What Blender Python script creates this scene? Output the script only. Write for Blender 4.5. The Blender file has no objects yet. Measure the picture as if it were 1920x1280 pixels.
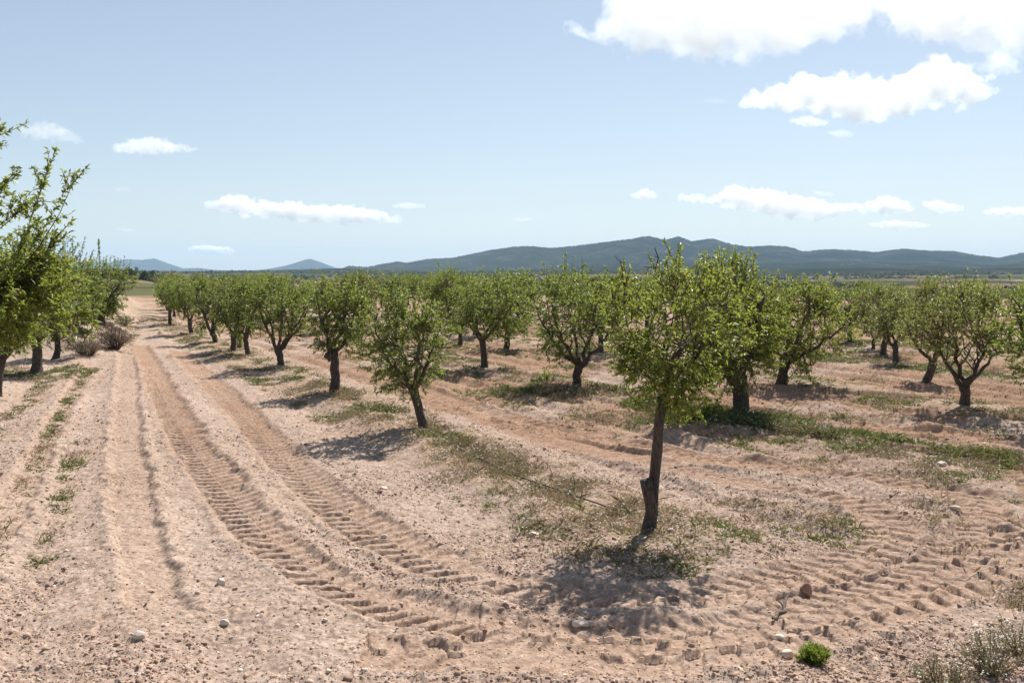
import bpy, math, random
import numpy as np
from mathutils import Vector, Matrix

R = math.radians
scene = bpy.context.scene
COL = scene.collection
random.seed(7)

# ------------------------------------------------------------------ camera
F = 1800.0            # focal length in pixels of the 1920 wide photograph
CAM_H = 2.5
PITCH = math.atan(130.0 / F)
cam_d = bpy.data.cameras.new('camera')
cam = bpy.data.objects.new('camera', cam_d)
COL.objects.link(cam)
cam.location = (0, 0, CAM_H)
cam.rotation_euler = (math.pi / 2 - PITCH, 0, 0)
cam_d.sensor_width = 36.0
cam_d.lens = 36.0 * F / 1920.0
cam_d.clip_start = 0.1
cam_d.clip_end = 120000.0
scene.camera = cam

# ------------------------------------------------------------------ noise
def _hash(ix, iy, seed):
    h = (ix.astype(np.int64) * 374761393 + iy.astype(np.int64) * 668265263 + seed * 1442695041) & 0xFFFFFFFF
    h = ((h ^ (h >> 13)) * 1274126177) & 0xFFFFFFFF
    h = ((h ^ (h >> 16)) * 2246822519) & 0xFFFFFFFF
    return ((h ^ (h >> 15)) & 0xFFFF) / 65535.0

def vnoise(x, y, seed=0):
    ix = np.floor(x); iy = np.floor(y)
    fx = x - ix; fy = y - iy
    ux = fx * fx * fx * (fx * (fx * 6 - 15) + 10); uy = fy * fy * fy * (fy * (fy * 6 - 15) + 10)
    ix = ix.astype(np.int64); iy = iy.astype(np.int64)
    a = _hash(ix, iy, seed); b = _hash(ix + 1, iy, seed)
    c = _hash(ix, iy + 1, seed); d = _hash(ix + 1, iy + 1, seed)
    return (a * (1 - ux) + b * ux) * (1 - uy) + (c * (1 - ux) + d * ux) * uy

def fbm(x, y, oct=4, seed=0, gain=0.5):
    s = 0; a = 1.0; t = 0
    for k in range(oct):
        s = s + a * vnoise(x, y, seed + k * 17); t += a
        a *= gain; x = x * 2.03 + 11.3; y = y * 2.03 + 5.7
    return s / t            # 0..1

def ss(t):
    t = np.clip(t, 0, 1)
    return t * t * (3 - 2 * t)

# ------------------------------------------------------------------ terrain
U = np.array([-0.438, 0.899])      # along the tree rows
N = np.array([0.899, 0.438])       # across the tree rows

def base(x, y):
    """smooth terrain height"""
    x = np.asarray(x, float); y = np.asarray(y, float)
    foot = -13.7 - 0.37 * (y - 34.6)
    bank = 0.62 * ss((y - 27.5) / 3.5) * ss((foot - x) / 2.0) * (1 - ss((y - 75) / 25))
    bank = bank * (0.75 + 0.5 * fbm(x * 0.5, y * 0.5, 3, 5))
    r = np.hypot(x, y)
    ang = np.degrees(np.arctan2(x, np.maximum(y, 1e-3)))
    lf = ss((-17.0 - ang) / 5.0)            # flat country at the end of the track
    dip = -13.0 * ss((r - 115) / 650.0) + 13.0 * ss((r - 900) / 1900.0)
    dip = dip * (1 - lf * 0.93)
    und = (fbm(x / 260.0, y / 120.0, 4, 9) - 0.5) * 12.0 * ss((r - 350) / 900.0)
    roll = (fbm(x / 14.0, y / 14.0, 2, 3) - 0.5) * 0.10 * ss((r - 4) / 10.0)
    return bank + dip + und * (1 - 0.6 * lf) + roll

def ground_at(px, py):
    """point on the terrain met by the ray through a pixel of the 1920x1280 photograph"""
    dx = (px - 960.0) / F; dz = (640.0 - py) / F
    c, s = math.cos(PITCH), math.sin(PITCH)
    d = (dx, c + s * dz, -s + c * dz)
    z = 0.0
    for _ in range(25):
        t = (z - CAM_H) / d[2]
        z = float(base(d[0] * t, d[1] * t))
    return np.array([d[0] * t, d[1] * t, z])

def ray(px, py):
    dx = (px - 960.0) / F; dz = (640.0 - py) / F
    c, s = math.cos(PITCH), math.sin(PITCH)
    v = np.array([dx, c + s * dz, -s + c * dz])
    return v / np.linalg.norm(v)

def pxm(d):
    return F / d

# ------------------------------------------------------------------ tyre tracks
def catmull(P, step=0.04):
    P = np.array(P); out = []
    Q = np.vstack([2 * P[0] - P[1], P, 2 * P[-1] - P[-2]])
    for i in range(1, len(Q) - 2):
        n = max(2, int(np.linalg.norm(Q[i + 1] - Q[i]) / step))
        t = np.linspace(0, 1, n, endpoint=False)[:, None]
        a, b, c, d = Q[i - 1], Q[i], Q[i + 1], Q[i + 2]
        out.append(0.5 * ((2 * b) + (c - a) * t + (2 * a - 5 * b + 4 * c - d) * t ** 2 + (3 * b - a - 3 * c + d) * t ** 3))
    return np.vstack(out)

def path(*pix):
    return catmull([ground_at(*p)[:2] for p in pix])

# (path, half width, depth, lug height, pitch)
TRACKS = [
    (path((262, 650), (285, 690), (318, 760), (358, 830), (425, 920), (497, 1000), (590, 1072), (700, 1122), (850, 1160), (1050, 1190), (1300, 1185), (1560, 1130), (1760, 1060), (1850, 985), (1800, 925), (1600, 893), (1400, 868), (1200, 838), (1010, 796), (860, 755), (760, 722)), 0.26, 0.042, 0.050, 0.20),
    (path((335, 660), (372, 695), (440, 758), (520, 845), (600, 925), (690, 990), (790, 1042), (900, 1082), (1050, 1108), (1230, 1120), (1420, 1098), (1590, 1050), (1668, 1000), (1600, 945), (1440, 912), (1250, 872), (1080, 832), (930, 792), (800, 752)), 0.26, 0.034, 0.040, 0.20),
    (path((232, 630), (240, 690), (238, 760), (240, 850), (250, 940), (262, 1020), (280, 1090)), 0.22, 0.045, 0.0, 0.3),
    (path((165, 690), (120, 765), (75, 850), (20, 960)), 0.16, 0.03, 0.0, 0.3),
    (path((860, 1222), (1080, 1232), (1330, 1222), (1560, 1170), (1740, 1110), (1940, 1040)), 0.26, 0.030, 0.034, 0.26),
    (path((940, 700), (1150, 742), (1400, 772), (1700, 806), (2000, 835)), 0.25, 0.05, 0.03, 0.24),
    (path((1010, 688), (1200, 716), (1450, 745), (1750, 778), (2000, 800)), 0.25, 0.05, 0.03, 0.24),
    (path((1900, 1020), (1980, 960), (1880, 880), (1600, 836), (1350, 812)), 0.25, 0.04, 0.03, 0.22),
    (path((1540, 738), (1660, 746), (1800, 752), (2000, 762)), 0.28, 0.05, 0.02, 0.26),
]

def track_fields(X, Y):
    """height change and soil mask (0..1) of the tyre tracks"""
    H = np.zeros_like(X); M = np.zeros_like(X)
    for k, (P, hw, dep, lug, pitch) in enumerate(TRACKS):
        lo = P.min(0) - 1; hi = P.max(0) + 1
        box = np.where((X > lo[0]) & (X < hi[0]) & (Y > lo[1]) & (Y < hi[1]))[0]
        if len(box) == 0:
            continue
        seg = np.linalg.norm(np.diff(P, axis=0), axis=1); S = np.concatenate([[0], np.cumsum(seg)])
        T = np.gradient(P, axis=0); T /= np.linalg.norm(T, axis=1)[:, None]
        # coarse cells near the path
        cell = 0.5
        cells = {}
        for i, p in enumerate(P):
            cx, cy = int(math.floor(p[0] / cell)), int(math.floor(p[1] / cell))
            for a in (-1, 0, 1):
                for b in (-1, 0, 1):
                    l = cells.setdefault((cx + a, cy + b), [i, i])
                    l[0] = min(l[0], i); l[1] = max(l[1], i)
        kx = np.floor(X[box] / cell).astype(np.int64); ky = np.floor(Y[box] / cell).astype(np.int64)
        key = kx * 100003 + ky
        order = np.argsort(key, kind='stable'); ks = key[order]
        for (cx, cy), (i0, i1) in cells.items():
            kk = cx * 100003 + cy
            a = np.searchsorted(ks, kk, 'left'); b = np.searchsorted(ks, kk, 'right')
            if a == b:
                continue
            idx = box[order[a:b]]
            sub = np.arange(max(0, i0 - 4), min(len(P), i1 + 5))
            x = X[idx][:, None] - P[sub, 0]; y = Y[idx][:, None] - P[sub, 1]
            d2 = x * x + y * y
            j = d2.argmin(1); ar = np.arange(len(idx)); g = sub[j]
            dx = x[ar, j]; dy = y[ar, j]
            lat = dx * -T[g, 1] + dy * T[g, 0]
            s = S[g] + dx * T[g, 0] + dy * T[g, 1]
            a_ = np.abs(lat)
            wob = (fbm(X[idx] * 3, Y[idx] * 3, 3, 40 + k) - 0.5) * 0.16
            aw = a_ + wob
            rut = -dep * (1 - ss((aw - hw * 0.75) / (hw * 0.5)))
            ridge = (0.42 + 0.5 * (fbm(X[idx] * 2.2, Y[idx] * 2.2, 2, 90 + k) - 0.4)) * dep * np.exp(-((aw - hw * 1.28) / 0.07) ** 2)
            h = rut + ridge
            if lug > 0:
                half = np.where(lat > 0, 0.0, 0.5)
                ph = s / pitch + a_ * 2.1 * (0.25 / pitch) * 0.8 + half + wob * 1.2
                w = 0.5 + 0.5 * np.cos(2 * math.pi * ph)
                bar = ss((w - 0.42) / 0.24)
                fade = 1 - ss((a_ - hw * 0.86) / (hw * 0.25))
                wear = ss((fbm(X[idx] * 1.1, Y[idx] * 1.1, 3, 70 + k) - 0.25) / 0.25)
                crumb = ss((fbm(X[idx] * 7, Y[idx] * 7, 2, 75 + k) - 0.18) / 0.25)
                wear = np.where(S[g] < 33, np.maximum(wear, 0.85), wear * crumb) * (0.8 + 0.2 * crumb) if k < 2 else wear * (0.5 + 0.5 * crumb)
                if k < 2:
                    fadein = ss((S[g] - 1.5) / 4.0) * (1 - 0.35 * ss((S[g] - 26) / 4.0))
                    fadein = fadein * np.where(lat > 0, 0.7, 1.0)
                else:
                    fadein = 1.0
                h = h + lug * bar * fade * wear * fadein
            m = (1 - ss((aw - hw * 0.8) / (hw * 0.75))) * (1.0 if lug > 0 else 0.35)
            H[idx] = np.where(np.abs(h) > np.abs(H[idx]), h, H[idx])
            M[idx] = np.maximum(M[idx], m)
    return H, M

def near_tracks(x, y, pad):
    for P, hw, *_ in TRACKS[:5]:
        if np.min((P[:, 0] - x) ** 2 + (P[:, 1] - y) ** 2) < (hw + pad) ** 2:
            return True
    return False

ROWS = [5.25, 10.3, 15.2, 20.3, 25.4]

def band(x, y):
    """0..1: how close to a tree row (unploughed, weedy)"""
    n = x * N[0] + y * N[1]
    u = x * U[0] + y * U[1]
    g = np.zeros_like(n)
    for k, r in enumerate(ROWS):
        d = np.abs(n - r - 0.35 * (fbm(u * 0.4, n * 0 + k, 2, 31) - 0.5) * 2)
        lim = ss((u - 6.2) / 1.0) if k == 0 else 1.0
        g = np.maximum(g, (1 - ss((d - 0.35) / 0.75)) * lim)
    return g

def orchard_mask(x, y):
    n = x * N[0] + y * N[1]
    return ss((n - 6.0) / 0.8)

def detail(x, y):
    r = np.hypot(x, y)
    near = 1 - ss((r - 45) / 40.0)
    h = (fbm(x * 1.3, y * 1.3, 3, 101) - 0.5) * 0.05
    h = h + (fbm(x * 5.5, y * 5.5, 4, 102) - 0.5) * 0.042
    c = fbm(x * 15, y * 15, 2, 103)
    h = h + np.maximum(c - 0.53, 0) * 0.05 * (0.4 + ss((fbm(x * 0.7, y * 0.7, 3, 106) - 0.4) / 0.2))
    h = h + (fbm(x * 30, y * 30, 3, 104) - 0.5) * 0.030
    n = x * N[0] + y * N[1]; u = x * U[0] + y * U[1]
    om = orchard_mask(x, y)
    wig = (fbm(u * 0.35, n * 0.6, 2, 77) - 0.5) * 0.9
    pl = np.cos(2 * math.pi * (n + wig * 0.6) / 0.62) * 0.036 + np.cos(2 * math.pi * (n + wig) / 1.45) * 0.035
    rough = (fbm(x * 3.2, y * 3.2, 4, 120) - 0.5) * 0.075
    h = h + om * (1 - band(x, y)) * (pl + rough)
    # longitudinal worn strips of the farm track
    lane = (1 - om)
    rd = x * math.cos(R(22)) + y * math.sin(R(22))
    h = h + lane * np.cos(2 * math.pi * (rd + wig * 0.5) / 1.25) * 0.028
    # mounded weedy strip under the trees
    h = h + 0.07 * band(x, y)
    return h * near

def fine_height(x, y):
    """terrain height with soil relief and tracks"""
    x = np.atleast_1d(np.asarray(x, float)); y = np.atleast_1d(np.asarray(y, float))
    H, M = track_fields(x, y)
    return base(x, y) + detail(x, y) * (1 - 0.6 * M) + H

# ------------------------------------------------------------------ materials
def new_mat(name):
    m = bpy.data.materials.new(name); m.use_nodes = True
    nt = m.node_tree
    for n in list(nt.nodes):
        nt.nodes.remove(n)
    return m, nt

def nd(nt, t, **kw):
    n = nt.nodes.new(t)
    for k, v in kw.items():
        if k == 'ins':
            for a, b in v.items():
                n.inputs[a].default_value = b
        else:
            setattr(n, k, v)
    return n

def ramp(nt, stops, interp='LINEAR'):
    n = nt.nodes.new('ShaderNodeValToRGB'); cr = n.color_ramp; cr.interpolation = interp
    while len(cr.elements) < len(stops):
        cr.elements.new(0.5)
    for e, (p, c) in zip(cr.elements, stops):
        e.position = p; e.color = (*c, 1) if len(c) == 3 else c
    return n

def mix(nt, a, b, fac):
    n = nt.nodes.new('ShaderNodeMix'); n.data_type = 'RGBA'
    L = nt.links
    for sock, v in ((n.inputs[0], fac), (n.inputs[6], a), (n.inputs[7], b)):
        if hasattr(v, 'is_output'):
            L.new(v, sock)
        elif isinstance(v, tuple):
            sock.default_value = (*v, 1) if len(v) == 3 else v
        else:
            sock.default_value = v
    return n.outputs[2]

def math_(nt, op, a, b=0.0, clamp=False):
    n = nt.nodes.new('ShaderNodeMath'); n.operation = op; n.use_clamp = clamp
    for s, v in ((n.inputs[0], a), (n.inputs[1], b)):
        if hasattr(v, 'is_output'):
            nt.links.new(v, s)
        else:
            s.default_value = v
    return n.outputs[0]

def noise(nt, vec, scale, detail=4.0, rough=0.55):
    n = nt.nodes.new('ShaderNodeTexNoise')
    n.inputs['Scale'].default_value = scale; n.inputs['Detail'].default_value = detail; n.inputs['Roughness'].default_value = rough
    nt.links.new(vec, n.inputs['Vector'])
    return n.outputs['Fac']

PALE = (0.455, 0.357, 0.293)
PINK = (0.40, 0.298, 0.235)
RED = (0.345, 0.222, 0.153)
DARK = (0.22, 0.142, 0.10)

def soil_material():
    m, nt = new_mat('soil')
    L = nt.links
    geo = nd(nt, 'ShaderNodeNewGeometry'); pos = geo.outputs['Position']
    out = nd(nt, 'ShaderNodeOutputMaterial')
    bsdf = nd(nt, 'ShaderNodeBsdfDiffuse', ins={'Roughness': 0.25})
    att = nd(nt, 'ShaderNodeAttribute', attribute_name='red')
    wee = nd(nt, 'ShaderNodeAttribute', attribute_name='weedy')
    r1 = ramp(nt, [(0.32, (0, 0, 0)), (0.68, (1, 1, 1))]); L.new(noise(nt, pos, 0.55, 5, 0.6), r1.inputs[0])
    c = mix(nt, PALE, PINK, r1.outputs[0])
    c = mix(nt, c, RED, att.outputs['Fac'])
    r2 = ramp(nt, [(0.42, (0, 0, 0)), (0.70, (1, 1, 1))]); L.new(noise(nt, pos, 5.0, 6, 0.7), r2.inputs[0])
    c = mix(nt, c, DARK, math_(nt, 'MULTIPLY', r2.outputs[0], 0.55))
    r3 = ramp(nt, [(0.55, (0, 0, 0)), (0.72, (1, 1, 1))]); L.new(noise(nt, pos, 26.0, 4, 0.65), r3.inputs[0])
    c = mix(nt, c, (0.60, 0.47, 0.36), math_(nt, 'MULTIPLY', r3.outputs[0], 0.55))
    r4 = ramp(nt, [(0.30, (1, 1, 1)), (0.43, (0, 0, 0))]); L.new(noise(nt, pos, 19.0, 4, 0.7), r4.inputs[0])
    c = mix(nt, c, (0.20, 0.115, 0.07), math_(nt, 'MULTIPLY', r4.outputs[0], 0.75))
    # thin litter and seedlings on the strips under the trees
    r5 = ramp(nt, [(0.45, (0, 0, 0)), (0.62, (1, 1, 1))]); L.new(noise(nt, pos, 4.2, 6, 0.72), r5.inputs[0])
    c = mix(nt, c, (0.22, 0.17, 0.085), math_(nt, 'MULTIPLY', math_(nt, 'MULTIPLY', r5.outputs[0], wee.outputs['Fac']), 0.65))
    # fields of the valley
    far = nd(nt, 'ShaderNodeAttribute', attribute_name='valley')
    mp = nd(nt, 'ShaderNodeMapping'); mp.inputs['Scale'].default_value = (1 / 420.0, 1 / 150.0, 0.0); mp.inputs['Rotation'].default_value = (0, 0, 0.25)
    L.new(pos, mp.inputs['Vector'])
    vo = nd(nt, 'ShaderNodeTexVoronoi', ins={'Scale': 1.0, 'Randomness': 0.9}); L.new(mp.outputs[0], vo.inputs['Vector'])
    sp = nd(nt, 'ShaderNodeSeparateColor'); L.new(vo.outputs['Color'], sp.inputs[0])
    rf = ramp(nt, [(0.0, (0.055, 0.065, 0.03)), (0.30, (0.14, 0.115, 0.07)), (0.45, (0.27, 0.17, 0.11)), (0.6, (0.06, 0.075, 0.03)), (0.72, (0.20, 0.15, 0.10)), (0.85, (0.32, 0.24, 0.17))], 'CONSTANT')
    L.new(sp.outputs[0], rf.inputs[0])
    sc = ramp(nt, [(0.42, (0, 0, 0)), (0.56, (1, 1, 1))]); L.new(noise(nt, pos, 0.05, 6, 0.7), sc.inputs[0])
    fc = mix(nt, rf.outputs[0], (0.05, 0.058, 0.026), math_(nt, 'MULTIPLY', sc.outputs[0], 0.75))
    gre = nd(nt, 'ShaderNodeAttribute', attribute_name='meadow')
    fc = mix(nt, fc, (0.125, 0.125, 0.065), gre.outputs['Fac'])
    c = mix(nt, c, fc, far.outputs['Fac'])
    vr = nd(nt, 'ShaderNodeTexVoronoi', ins={'Scale': 34.0}); L.new(pos, vr.inputs['Vector'])
    vs = nd(nt, 'ShaderNodeSeparateColor'); L.new(vr.outputs['Color'], vs.inputs[0])
    rv = ramp(nt, [(0.0, (0.72, 0.70, 0.68)), (0.75, (1, 1, 1)), (1.0, (1.18, 1.18, 1.18))]); L.new(vs.outputs[0], rv.inputs[0])
    mu = nt.nodes.new('ShaderNodeMix'); mu.data_type = 'RGBA'; mu.blend_type = 'MULTIPLY'; mu.inputs[0].default_value = 0.8
    L.new(c, mu.inputs[6]); L.new(rv.outputs[0], mu.inputs[7]); c = mu.outputs[2]
    L.new(c, bsdf.inputs['Color'])
    b1 = nd(nt, 'ShaderNodeBump', ins={'Strength': 0.7, 'Distance': 0.014}); L.new(noise(nt, pos, 30.0, 5, 0.7), b1.inputs['Height'])
    b2 = nd(nt, 'ShaderNodeBump', ins={'Strength': 0.5, 'Distance': 0.006}); L.new(noise(nt, pos, 110.0, 3, 0.6), b2.inputs['Height'])
    L.new(b1.outputs[0], b2.inputs['Normal']); L.new(b2.outputs[0], bsdf.inputs['Normal'])
    L.new(bsdf.outputs[0], out.inputs['Surface'])
    return m

def leaf_material(name, stops, trans, tfac=0.42, rough=0.46, spec=0.4):
    m, nt = new_mat(name); L = nt.links
    geo = nd(nt, 'ShaderNodeNewGeometry')
    oi = nd(nt, 'ShaderNodeObjectInfo')
    out = nd(nt, 'ShaderNodeOutputMaterial')
    rr = ramp(nt, stops); L.new(geo.outputs['Random Per Island'], rr.inputs[0])
    hs = nd(nt, 'ShaderNodeHueSaturation')
    L.new(rr.outputs[0], hs.inputs['Color'])
    mr = nd(nt, 'ShaderNodeMapRange', ins={'To Min': 0.82, 'To Max': 1.2}); L.new(oi.outputs['Random'], mr.inputs['Value'])
    L.new(mr.outputs[0], hs.inputs['Value'])
    p = nd(nt, 'ShaderNodeBsdfPrincipled', ins={'Roughness': rough, 'Specular IOR Level': spec})
    L.new(hs.outputs[0], p.inputs['Base Color'])
    t = nd(nt, 'ShaderNodeBsdfTranslucent')
    tm = mix(nt, hs.outputs[0], trans, 0.75); L.new(tm, t.inputs['Color'])
    mx = nd(nt, 'ShaderNodeMixShader', ins={0: tfac})
    L.new(p.outputs[0], mx.inputs[1]); L.new(t.outputs[0], mx.inputs[2]); L.new(mx.outputs[0], out.inputs['Surface'])
    return m

def bark_material(name, a, b):
    m, nt = new_mat(name); L = nt.links
    tc = nd(nt, 'ShaderNodeTexCoord'); out = nd(nt, 'ShaderNodeOutputMaterial')
    mp = nd(nt, 'ShaderNodeMapping'); mp.inputs['Scale'].default_value = (1, 1, 0.35); L.new(tc.outputs['Object'], mp.inputs['Vector'])
    rr = ramp(nt, [(0.35, a), (0.68, b)]); nz = noise(nt, mp.outputs[0], 38, 6, 0.7); L.new(nz, rr.inputs[0])
    p = nd(nt, 'ShaderNodeBsdfPrincipled', ins={'Roughness': 0.9, 'Specular IOR Level': 0.2}); L.new(rr.outputs[0], p.inputs['Base Color'])
    bp = nd(nt, 'ShaderNodeBump', ins={'Strength': 0.9, 'Distance': 0.02}); L.new(nz, bp.inputs['Height']); L.new(bp.outputs[0], p.inputs['Normal'])
    L.new(p.outputs[0], out.inputs['Surface'])
    return m

def plain_material(name, stops, scale=20.0, rough=0.85, island=False, bump=0.0):
    m, nt = new_mat(name); L = nt.links
    out = nd(nt, 'ShaderNodeOutputMaterial')
    p = nd(nt, 'ShaderNodeBsdfPrincipled', ins={'Roughness': rough, 'Specular IOR Level': 0.25})
    rr = ramp(nt, stops)
    geo = nd(nt, 'ShaderNodeNewGeometry')
    if island:
        L.new(geo.outputs['Random Per Island'], rr.inputs[0])
    else:
        L.new(noise(nt, geo.outputs['Position'], scale, 5, 0.65), rr.inputs[0])
    L.new(rr.outputs[0], p.inputs['Base Color'])
    if bump:
        bp = nd(nt, 'ShaderNodeBump', ins={'Strength': 0.8, 'Distance': bump}); L.new(noise(nt, geo.outputs['Position'], scale * 2, 5, 0.7), bp.inputs['Height'])
        L.new(bp.outputs[0], p.inputs['Normal'])
    L.new(p.outputs[0], out.inputs['Surface'])
    return m

M_SOIL = soil_material()
M_LEAF = leaf_material('almond_leaf', [(0.0, (0.045, 0.074, 0.016)), (0.45, (0.080, 0.122, 0.026)), (0.8, (0.128, 0.170, 0.036)), (1.0, (0.20, 0.185, 0.055))], (0.33, 0.41, 0.07))
M_LEAFY = leaf_material('young_almond_leaf', [(0.0, (0.050, 0.080, 0.014)), (0.45, (0.095, 0.135, 0.022)), (0.85, (0.155, 0.18, 0.030)), (1.0, (0.20, 0.14, 0.045))], (0.36, 0.42, 0.065))
M_LEAFO = leaf_material('dull_almond_leaf', [(0.0, (0.055, 0.075, 0.024)), (0.45, (0.10, 0.125, 0.035)), (0.85, (0.14, 0.155, 0.045)), (1.0, (0.17, 0.12, 0.05))], (0.33, 0.36, 0.085))
M_GRASS = leaf_material('grass_blade', [(0.0, (0.045, 0.06, 0.02)), (0.45, (0.08, 0.098, 0.032)), (0.8, (0.13, 0.13, 0.05)), (1.0, (0.21, 0.165, 0.09))], (0.19, 0.21, 0.06), 0.35, 0.5, 0.3)
M_STRAW = leaf_material('dry_blade', [(0.0, (0.16, 0.115, 0.062)), (0.5, (0.25, 0.19, 0.11)), (1.0, (0.36, 0.29, 0.18))], (0.34, 0.26, 0.15), 0.25, 0.6, 0.2)
M_DRYWEED = leaf_material('dry_weed', [(0.0, (0.10, 0.105, 0.05)), (0.5, (0.20, 0.175, 0.10)), (1.0, (0.34, 0.27, 0.19))], (0.30, 0.28, 0.15), 0.3, 0.6, 0.2)
M_BRUSH = leaf_material('dry_brush', [(0.0, (0.12, 0.095, 0.08)), (0.5, (0.23, 0.185, 0.155)), (1.0, (0.34, 0.27, 0.22))], (0.25, 0.19, 0.15), 0.15, 0.8, 0.1)
M_SCRUB = leaf_material('scrub_leaf', [(0.0, (0.03, 0.042, 0.016)), (0.6, (0.05, 0.062, 0.022)), (1.0, (0.08, 0.085, 0.032))], (0.09, 0.11, 0.03), 0.2, 0.7, 0.2)
M_BARK = bark_material('almond_bark', (0.032, 0.025, 0.020), (0.125, 0.103, 0.086))
M_TWIG = bark_material('twig_bark', (0.05, 0.03, 0.022), (0.13, 0.085, 0.06))
M_PALEWOOD = bark_material('bare_wood', (0.26, 0.21, 0.17), (0.46, 0.40, 0.34))
M_CLOD = plain_material('clod_soil', [(0.0, (0.20, 0.12, 0.085)), (0.4, (0.30, 0.195, 0.14)), (1.0, (0.42, 0.30, 0.225))], island=True, rough=0.95)
M_PEB = plain_material('limestone', [(0.0, (0.36, 0.26, 0.19)), (0.7, (0.50, 0.40, 0.31)), (1.0, (0.64, 0.56, 0.47))], island=True)
M_WSTONE = plain_material('white_stone', [(0.3, (0.42, 0.33, 0.26)), (0.7, (0.62, 0.54, 0.46))], 14, bump=0.01)
M_PALEROCK = plain_material('buff_rock', [(0.3, (0.30, 0.22, 0.16)), (0.7, (0.48, 0.38, 0.29))], 6, bump=0.02)
M_RSTONE = plain_material('red_stone', [(0.3, (0.22, 0.125, 0.085)), (0.7, (0.34, 0.21, 0.15))], 14, bump=0.01)
M_HOSE = plain_material('black_pipe', [(0.3, (0.014, 0.013, 0.012)), (0.7, (0.035, 0.03, 0.027))], 30, 0.5)
M_FLOWER = plain_material('white_petal', [(0.0, (0.60, 0.58, 0.50)), (1.0, (0.82, 0.80, 0.74))], island=True)
M_STEEL = plain_material('weathered_steel', [(0.3, (0.22, 0.23, 0.24)), (0.7, (0.32, 0.33, 0.34))], 3, 0.6)

# ------------------------------------------------------------------ object helpers
def mesh_obj(name, V, Fa, mats, fmat=None, parent=None, smooth=False):
    me = bpy.data.meshes.new(name)
    V = np.asarray(V, np.float32)
    lens = np.array([len(f) for f in Fa], np.int32) if not isinstance(Fa, np.ndarray) else np.full(len(Fa), Fa.shape[1], np.int32)
    loops = np.concatenate([np.asarray(f, np.int32) for f in Fa]) if not isinstance(Fa, np.ndarray) else Fa.astype(np.int32).ravel()
    me.vertices.add(len(V)); me.vertices.foreach_set('co', V.ravel())
    me.loops.add(len(loops)); me.loops.foreach_set('vertex_index', loops)
    me.polygons.add(len(lens))
    st = np.zeros(len(lens), np.int32); st[1:] = np.cumsum(lens)[:-1]
    me.polygons.foreach_set('loop_start', st)
    if isinstance(mats, list):
        for m in mats:
            me.materials.append(m)
    else:
        me.materials.append(mats)
    if fmat is not None:
        me.polygons.foreach_set('material_index', np.asarray(fmat, np.int32))
    if smooth:
        me.polygons.foreach_set('use_smooth', np.ones(len(lens), bool))
    me.update(calc_edges=True); me.validate()
    o = bpy.data.objects.new(name, me); COL.objects.link(o)
    if parent is not None:
        o.parent = parent
    return o

def tag(o, label=None, cat=None, group=None, kind=None):
    if label: o['label'] = label
    if cat: o['category'] = cat
    if group: o['group'] = group
    if kind: o['kind'] = kind
    return o

def empty(name, loc, rz=0.0, sc=1.0):
    o = bpy.data.objects.new(name, None); COL.objects.link(o)
    o.location = loc; o.rotation_euler = (0, 0, rz); o.scale = (sc, sc, sc)
    o.empty_display_size = 0.2
    return o

class MB:
    def __init__(self):
        self.V = []; self.F = []; self.M = []; self.n = 0
    def add(self, V, Fa, mat=0):
        V = np.asarray(V, float); Fa = np.asarray(Fa, int)
        self.V.append(V); self.F.append(Fa + self.n); self.M.append(np.full(len(Fa), mat)); self.n += len(V)
    def tube(self, P, rad, sides=6, mat=0, rng=None, lump=0.0, cap=True):
        P = np.asarray(P, float); rad = np.asarray(rad, float); n = len(P)
        T = np.gradient(P, axis=0); T /= (np.linalg.norm(T, axis=1)[:, None] + 1e-9)
        ref = np.array([0.31, 0.93, 0.19]) if abs(T[0, 2]) > 0.7 else np.array([0, 0, 1.0])
        A = np.cross(T, ref); A /= (np.linalg.norm(A, axis=1)[:, None] + 1e-9); B = np.cross(T, A)
        th = np.arange(sides) * 2 * math.pi / sides
        rr = rad[:, None] * np.ones(sides)
        if rng is not None and lump:
            prof = 1 + lump * (rng.random(sides) - 0.5)
            rr = rr * prof * (1 + lump * (rng.random((n, sides)) - 0.5))
        V = P[:, None, :] + rr[..., None] * (np.cos(th)[None, :, None] * A[:, None, :] + np.sin(th)[None, :, None] * B[:, None, :])
        V = V.reshape(-1, 3)
        i = np.arange(n - 1)[:, None] * sides; j = np.arange(sides)[None, :]; j2 = (j + 1) % sides
        Q = np.stack([i + j, i + j2, i + sides + j2, i + sides + j], -1).reshape(-1, 4)
        self.add(V, Q, mat)
        if cap:
            c = np.array([P[-1] + T[-1] * rad[-1] * 0.3])
            k = self.n; self.V.append(c); self.n += 1
            b = k - sides
            self.F.append(np.array([[b + q, b + (q + 1) % sides, k, k] for q in range(sides)])); self.M.append(np.full(sides, mat))
    def build(self, name, mats, parent=None, smooth=False):
        Fs = []
        for f in self.F:
            if f.shape[1] == 4:
                for q in f:
                    Fs.append(q[:3] if q[2] == q[3] else q)
            else:
                Fs.extend(f)
        return mesh_obj(name, np.vstack(self.V), Fs, mats, np.concatenate(self.M), parent, smooth)

def unit(v):
    return v / (np.linalg.norm(v, axis=-1, keepdims=True) + 1e-9)

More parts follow.
